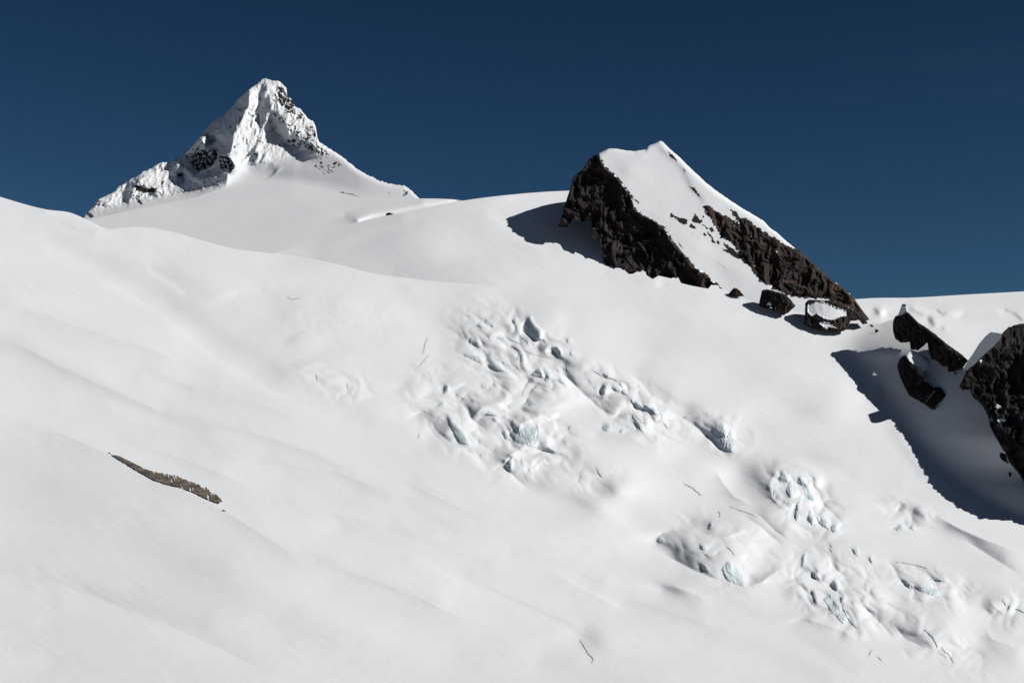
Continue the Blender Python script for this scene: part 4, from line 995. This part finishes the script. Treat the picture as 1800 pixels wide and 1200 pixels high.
GR = 'dark rocks below the rock peak'
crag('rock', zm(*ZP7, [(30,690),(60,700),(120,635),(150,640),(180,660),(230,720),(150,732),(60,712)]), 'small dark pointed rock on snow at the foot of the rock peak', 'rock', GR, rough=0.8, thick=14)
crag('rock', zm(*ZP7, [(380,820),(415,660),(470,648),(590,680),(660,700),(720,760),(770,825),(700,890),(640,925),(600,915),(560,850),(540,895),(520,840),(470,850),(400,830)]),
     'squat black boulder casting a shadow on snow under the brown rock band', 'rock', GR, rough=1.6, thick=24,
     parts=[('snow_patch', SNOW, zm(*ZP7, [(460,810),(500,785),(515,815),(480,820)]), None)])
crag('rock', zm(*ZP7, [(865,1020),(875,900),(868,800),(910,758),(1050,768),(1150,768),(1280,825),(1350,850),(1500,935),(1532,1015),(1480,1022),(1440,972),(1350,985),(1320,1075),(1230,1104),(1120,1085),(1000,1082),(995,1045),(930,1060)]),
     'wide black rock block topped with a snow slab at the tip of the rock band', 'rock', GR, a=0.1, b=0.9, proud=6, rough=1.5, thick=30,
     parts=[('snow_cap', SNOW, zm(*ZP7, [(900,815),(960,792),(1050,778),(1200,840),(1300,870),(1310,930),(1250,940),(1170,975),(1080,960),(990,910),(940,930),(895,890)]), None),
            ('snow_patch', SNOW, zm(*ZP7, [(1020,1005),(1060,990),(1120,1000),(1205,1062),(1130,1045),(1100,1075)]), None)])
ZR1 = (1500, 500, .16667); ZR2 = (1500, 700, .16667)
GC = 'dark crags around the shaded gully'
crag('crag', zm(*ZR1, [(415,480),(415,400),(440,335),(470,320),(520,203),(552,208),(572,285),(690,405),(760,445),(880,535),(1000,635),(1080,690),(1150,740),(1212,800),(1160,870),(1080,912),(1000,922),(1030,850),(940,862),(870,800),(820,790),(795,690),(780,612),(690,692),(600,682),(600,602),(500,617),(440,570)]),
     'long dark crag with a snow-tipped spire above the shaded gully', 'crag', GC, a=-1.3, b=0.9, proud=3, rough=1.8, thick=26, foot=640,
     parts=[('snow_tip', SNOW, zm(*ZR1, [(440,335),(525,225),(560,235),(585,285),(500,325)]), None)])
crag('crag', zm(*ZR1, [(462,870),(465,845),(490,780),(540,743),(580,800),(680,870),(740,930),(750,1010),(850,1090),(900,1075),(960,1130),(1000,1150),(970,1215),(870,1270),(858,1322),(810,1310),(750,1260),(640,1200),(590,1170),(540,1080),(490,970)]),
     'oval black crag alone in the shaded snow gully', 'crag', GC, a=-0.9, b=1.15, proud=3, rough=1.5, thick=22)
oval = bpy.data.objects['crag.001']
lt, lb, lx0, lx1 = curves_from_outline(zm(*ZR1, [(560, 735), (600, 690), (640, 697), (720, 740), (800, 800), (805, 850), (872, 905), (770, 906), (740, 925), (690, 875), (640, 850), (590, 800)]))
_yo = float(glacier_Y(np.array([1622.]), np.array([718.]))[0])
body(oval, lt, lb, lx0 + .2, lx1 - .2, 0.9, lambda px, py: _yo + 36 + 0.5 * (0.25 * (px - 1622) - 1.2 * (py - 655)) + 3 * np.exp(-(py - lt(px)) / 2.0), [], ('snow_cap', SNOW), None, jit=0.4, jitb=0.8, thick=20, tscale=10)
crag('rock', zm(*ZR1, [(165,425),(195,420),(215,440),(200,450)]), 'tiny dark stone on the snow saddle beside the rock peak', 'rock', rough=0.3, thick=4, step=0.5)
crag('rock', zm(*ZR1, [(225,480),(250,470),(270,490),(235,512)]), 'tiny dark stone in shadow below the snow saddle', 'rock', rough=0.3, thick=4, step=0.5)
crag('rock', zm(*ZR1, [(1060,925),(1085,930),(1085,950),(1062,948)]), 'tiny dark stone below the lower end of the snow-tipped crag', 'rock', rough=0.3, thick=4, step=0.5)
crag('rock', zm(*ZR2, [(1540,610),(1545,565),(1610,580),(1600,620),(1640,690),(1600,670),(1560,640)]), 'small dark rock on shaded snow along the foot of the right cliff', 'rock', rough=0.7, thick=8, step=0.6)
crag('rock', zm(*ZR2, [(1635,770),(1665,790),(1665,825),(1640,820)]), 'tiny dark rock on shaded snow low under the right cliff', 'rock', rough=0.3, thick=4, step=0.5)
crag('rock', [(676, 379), (680, 375), (684, 373), (688, 374.5), (692, 376.5), (693, 379)], 'tiny dark rock on the sunlit snow edge between the two peaks', 'rock', Yref=float(field_Y(np.array([683.]), np.array([377.]))[0]), rough=0.5, thick=6, step=0.4)

# ---- the big cliff on the right with its snow lip
CTOP = curve([(1686.5, 677), (1690, 672), (1692, 668), (1700, 650), (1712, 635), (1722, 622), (1733, 613), (1748, 600), (1760, 587), (1773, 575), (1787, 570), (1800, 568), (1825, 580), (1850, 610), (1880, 657), (1920, 733), (1960, 800), (2040, 930)])  # unseen crest past the right edge is shaped to cast the gully shadow
CBOT = curve([(1686.5, 681), (1692, 685), (1705, 683), (1710, 698), (1723, 708), (1730, 717), (1737, 732), (1740, 748), (1747, 763), (1758, 782), (1768, 797), (1773, 810), (1783, 823), (1793, 835), (1800, 847), (1850, 910), (1950, 1010), (2040, 1080)])
def cliff_Y(px, py):
    yb, yt = CBOT(px), CTOP(px)
    foot = glacier_base(px, yb) + G(px, np.minimum(yb, 1300)) - 4
    crest = np.interp(px, [1687, 1740, 1775, 1800, 1850, 1880, 1920, 1960, 2040], [1668, 1645, 1685, 1700, 1564, 1528, 1481, 1450, 1400])
    crest = np.maximum(crest, foot)
    t = np.clip((yb - py) / np.maximum(yb - yt, 1), 0, 1)
    e = np.maximum(np.minimum(py - yt, yb - py), 0)
    r = 5.0 * ridged(px / 34.0, py / 40.0, 2) + 2.2 * ridged(px / 13.0, py / 17.0, 3, 0.6) + 0.8 * fbm(px / 4.0, py / 5.0, 3, 0.6)
    body_ = np.minimum(foot + (crest - foot) * t, glacier_base(px, py) + G(px, py) - 9.0)
    return body_ - r * sstep(e / 4.0) + 3 * np.exp(-e / 2.0)
cl = empty('cliff', base_point(1760, 780, 1620), 'big black cliff at the right edge above the shaded gully', 'cliff', GC)
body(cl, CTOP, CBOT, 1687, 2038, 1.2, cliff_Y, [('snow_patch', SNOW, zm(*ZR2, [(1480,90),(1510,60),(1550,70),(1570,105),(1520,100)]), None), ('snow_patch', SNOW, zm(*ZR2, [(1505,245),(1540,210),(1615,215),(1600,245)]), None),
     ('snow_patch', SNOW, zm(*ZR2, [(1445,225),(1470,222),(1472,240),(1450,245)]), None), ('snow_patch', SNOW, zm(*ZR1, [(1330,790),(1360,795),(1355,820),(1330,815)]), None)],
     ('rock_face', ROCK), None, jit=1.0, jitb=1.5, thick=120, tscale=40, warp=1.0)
lt, lb, lx0, lx1 = curves_from_outline(zm(*ZR1, [(1150,905),(1210,800),(1250,745),(1330,618),(1400,538),(1450,500),(1510,508),(1570,522),(1560,560),(1490,640),(1400,720),(1320,790),(1290,830),(1210,900)]))
body(cl, lt, lb, lx0 + .2, lx1 - .2, 1.0, lambda px, py: glacier_base(px, 690 + 0 * py) + 20 + 0.5 * (-1.3 * (px - 1700) * 0.5 - 0.6 * (py - 650)), [], ('snow_lip', SNOW), None, jit=0.2, thick=30, tscale=12)

# ---- bare slab showing through the near snow slope
ZL = (0, 700, .42222)
SL_TOP = curve(zm(*ZL, [(462, 234), (480, 234), (500, 239), (560, 268), (620, 296), (660, 305), (720, 310), (760, 328), (820, 350), (850, 357), (880, 383), (905, 400), (926, 424)]))
SL_BOT = curve(zm(*ZL, [(462, 237), (480, 248), (520, 272), (560, 297), (640, 342), (700, 362), (745, 372), (800, 392), (850, 417), (890, 434), (908, 439), (926, 428)]))
sl_x0, sl_x1 = 462 * .42222, 926 * .42222
def slab_Y(px, py):
    m = 0.40
    e = np.maximum(np.minimum(py - SL_TOP(px), SL_BOT(px) - py), 0)
    ribs = 0.55 * ridged((px - 0.25 * py) / 6.0, py / 40.0, 3, 0.65)
    return glacier_Y(px, py) - 1.5 * sstep(e / 2.0) - ribs * sstep(e / 1.5) + 0.3 * fbm(px / 2.5, py / 3.0, 3) + 0.45 * (py - SL_BOT(px)) * -0.25
slab = empty('rock_band', base_point(300, 840, 1500), 'long thin brown-grey rock band bare in the smooth snow slope at lower left', 'rock band')
body(slab, SL_TOP, SL_BOT, sl_x0 + .3, sl_x1 - .3, 0.6, slab_Y, [('snow_streak', SNOW, (lambda x, y: (fbm((x - 0.3 * y) / 2.2, y / 14.0, 2) > 0.52) & (x > 300)), None)], ('rock', SLAB), None, jit=0.9, jitb=0.9, thick=5, tscale=5, warp=0.4)
def on_glacier_stone(pts, label):
    return crag('rock', pts, label, 'rock', 'small stones beside the rock band', a=-0.4, b=0.6, proud=0.6, rough=0.3, thick=2.5, step=0.4, mat=SLAB)
on_glacier_stone(zm(*ZL, [(446, 228), (455, 224), (466, 230), (456, 234)]), 'small stone just off the upper left tip of the rock band')
on_glacier_stone(zm(*ZL, [(920, 466), (932, 462), (942, 468), (930, 473)]), 'small stone just off the lower right end of the rock band')

# ------------------------------------------------------------------ ice walls and crevasses as solid pieces
def ice_piece(name, maskf, bx, label, cat, group, proud, rough, step=0.75, thick=3.0):
    x0, y0, x1, y1 = bx
    xs = np.arange(x0 - 2, x1 + 2 + step, step); ys = np.arange(y0 - 2, y1 + 2 + step, step)
    PX, PY = np.meshgrid(xs, ys)
    fx = PX[:-1, :-1] + step / 2; fy = PY[:-1, :-1] + step / 2
    jw = 1.6 if name == 'serac' else 0.7
    mk = maskf(fx + jw * fbm(fx / 4.0, fy / 4.0 + 4, 3, 0.6), fy + jw * fbm(fx / 4.0 + 8, fy / 4.0, 3, 0.6))
    if mk.sum() < 4: mk = maskf(fx, fy)
    if mk.sum() < 2: return None
    nr, nc = PX.shape
    e = np.zeros(mk.shape); cur = mk.copy()
    for _ in range(5):
        e += cur
        c2 = np.pad(cur, 1)
        cur = cur & c2[:-2, 1:-1] & c2[2:, 1:-1] & c2[1:-1, :-2] & c2[1:-1, 2:]
    ev = np.zeros(PX.shape)
    ep = np.pad(e, 1)
    ev = np.minimum(np.minimum(ep[:-1, :-1], ep[1:, :-1]), np.minimum(ep[:-1, 1:], ep[1:, 1:]))   # 0 on the rim: it dips into the snow
    k = np.clip(ev / np.clip(0.6 * ev.max(), 1.0, 3.0), 0, 1) if name == 'serac' else 1.0
    Y = glacier_Y(PX, PY) + 0.25 - (proud + 0.25) * np.where(name == 'serac', k, 1.0) - k * rough * (ridged((PX - 0.3 * PY) / 5.0, PY / 13.0, 3, 0.6) * 0.5 + 0.3)
    fr = to_world(PX, PY, Y).reshape(-1, 3); bk = to_world(PX, PY, Y + proud + thick).reshape(-1, 3)
    q = grid_quads(nr, nc).reshape(nr - 1, nc - 1, 4)
    Q = [q[mk], q[mk][:, ::-1] + nr * nc]
    mp = np.pad(mk, 1)
    N = nr * nc
    for dr, dc, e in ((-1, 0, (0, 3)), (1, 0, (2, 1)), (0, -1, (1, 0)), (0, 1, (3, 2))):
        nb = mp[1 + dr: mp.shape[0] - 1 + dr, 1 + dc: mp.shape[1] - 1 + dc]
        s = q[mk & ~nb]
        if len(s):
            Q.append(np.stack([s[:, e[0]], s[:, e[1]], s[:, e[1]] + N, s[:, e[0]] + N], -1))
    o = mesh_obj(name, np.concatenate([fr, bk]), np.concatenate(Q), ICE)
    return tag(o, label, cat, group)

for z, v, pts, lab in ICE_WALLS:
    P = zm(*z, pts)
    bx = (min(p[0] for p in P), min(p[1] for p in P), max(p[0] for p in P), max(p[1] for p in P))
    ice_piece('serac', (lambda x, y, P=P: inside(x, y, P)), bx, lab, 'serac', 'seracs of the icefall', 0.35, 0.55)
for z, w, v, pts, lab in CRACKS:
    P = zm(*z, pts)
    bx = (min(p[0] for p in P) - w, min(p[1] for p in P) - w, max(p[0] for p in P) + w, max(p[1] for p in P) + w)
    ln = sum(math.hypot(P[i + 1][0] - P[i][0], P[i + 1][1] - P[i][1]) for i in range(len(P) - 1))
    ice_piece('crevasse', (lambda x, y, P=P, w=w, ln=ln: seg_dist(x, y, P) < w * (0.35 + 0.75 * sstep(np.minimum(np.hypot(x - P[0][0], y - P[0][1]), np.hypot(x - P[-1][0], y - P[-1][1])) / (0.3 * ln))) * (0.12 + 0.62 * (0.5 + 0.5 * noise(x / 9.0, y / 9.0)))), bx, lab, 'crevasse', 'crevasses in the glacier', 0.25, 0.3, step=0.6, thick=2.0)
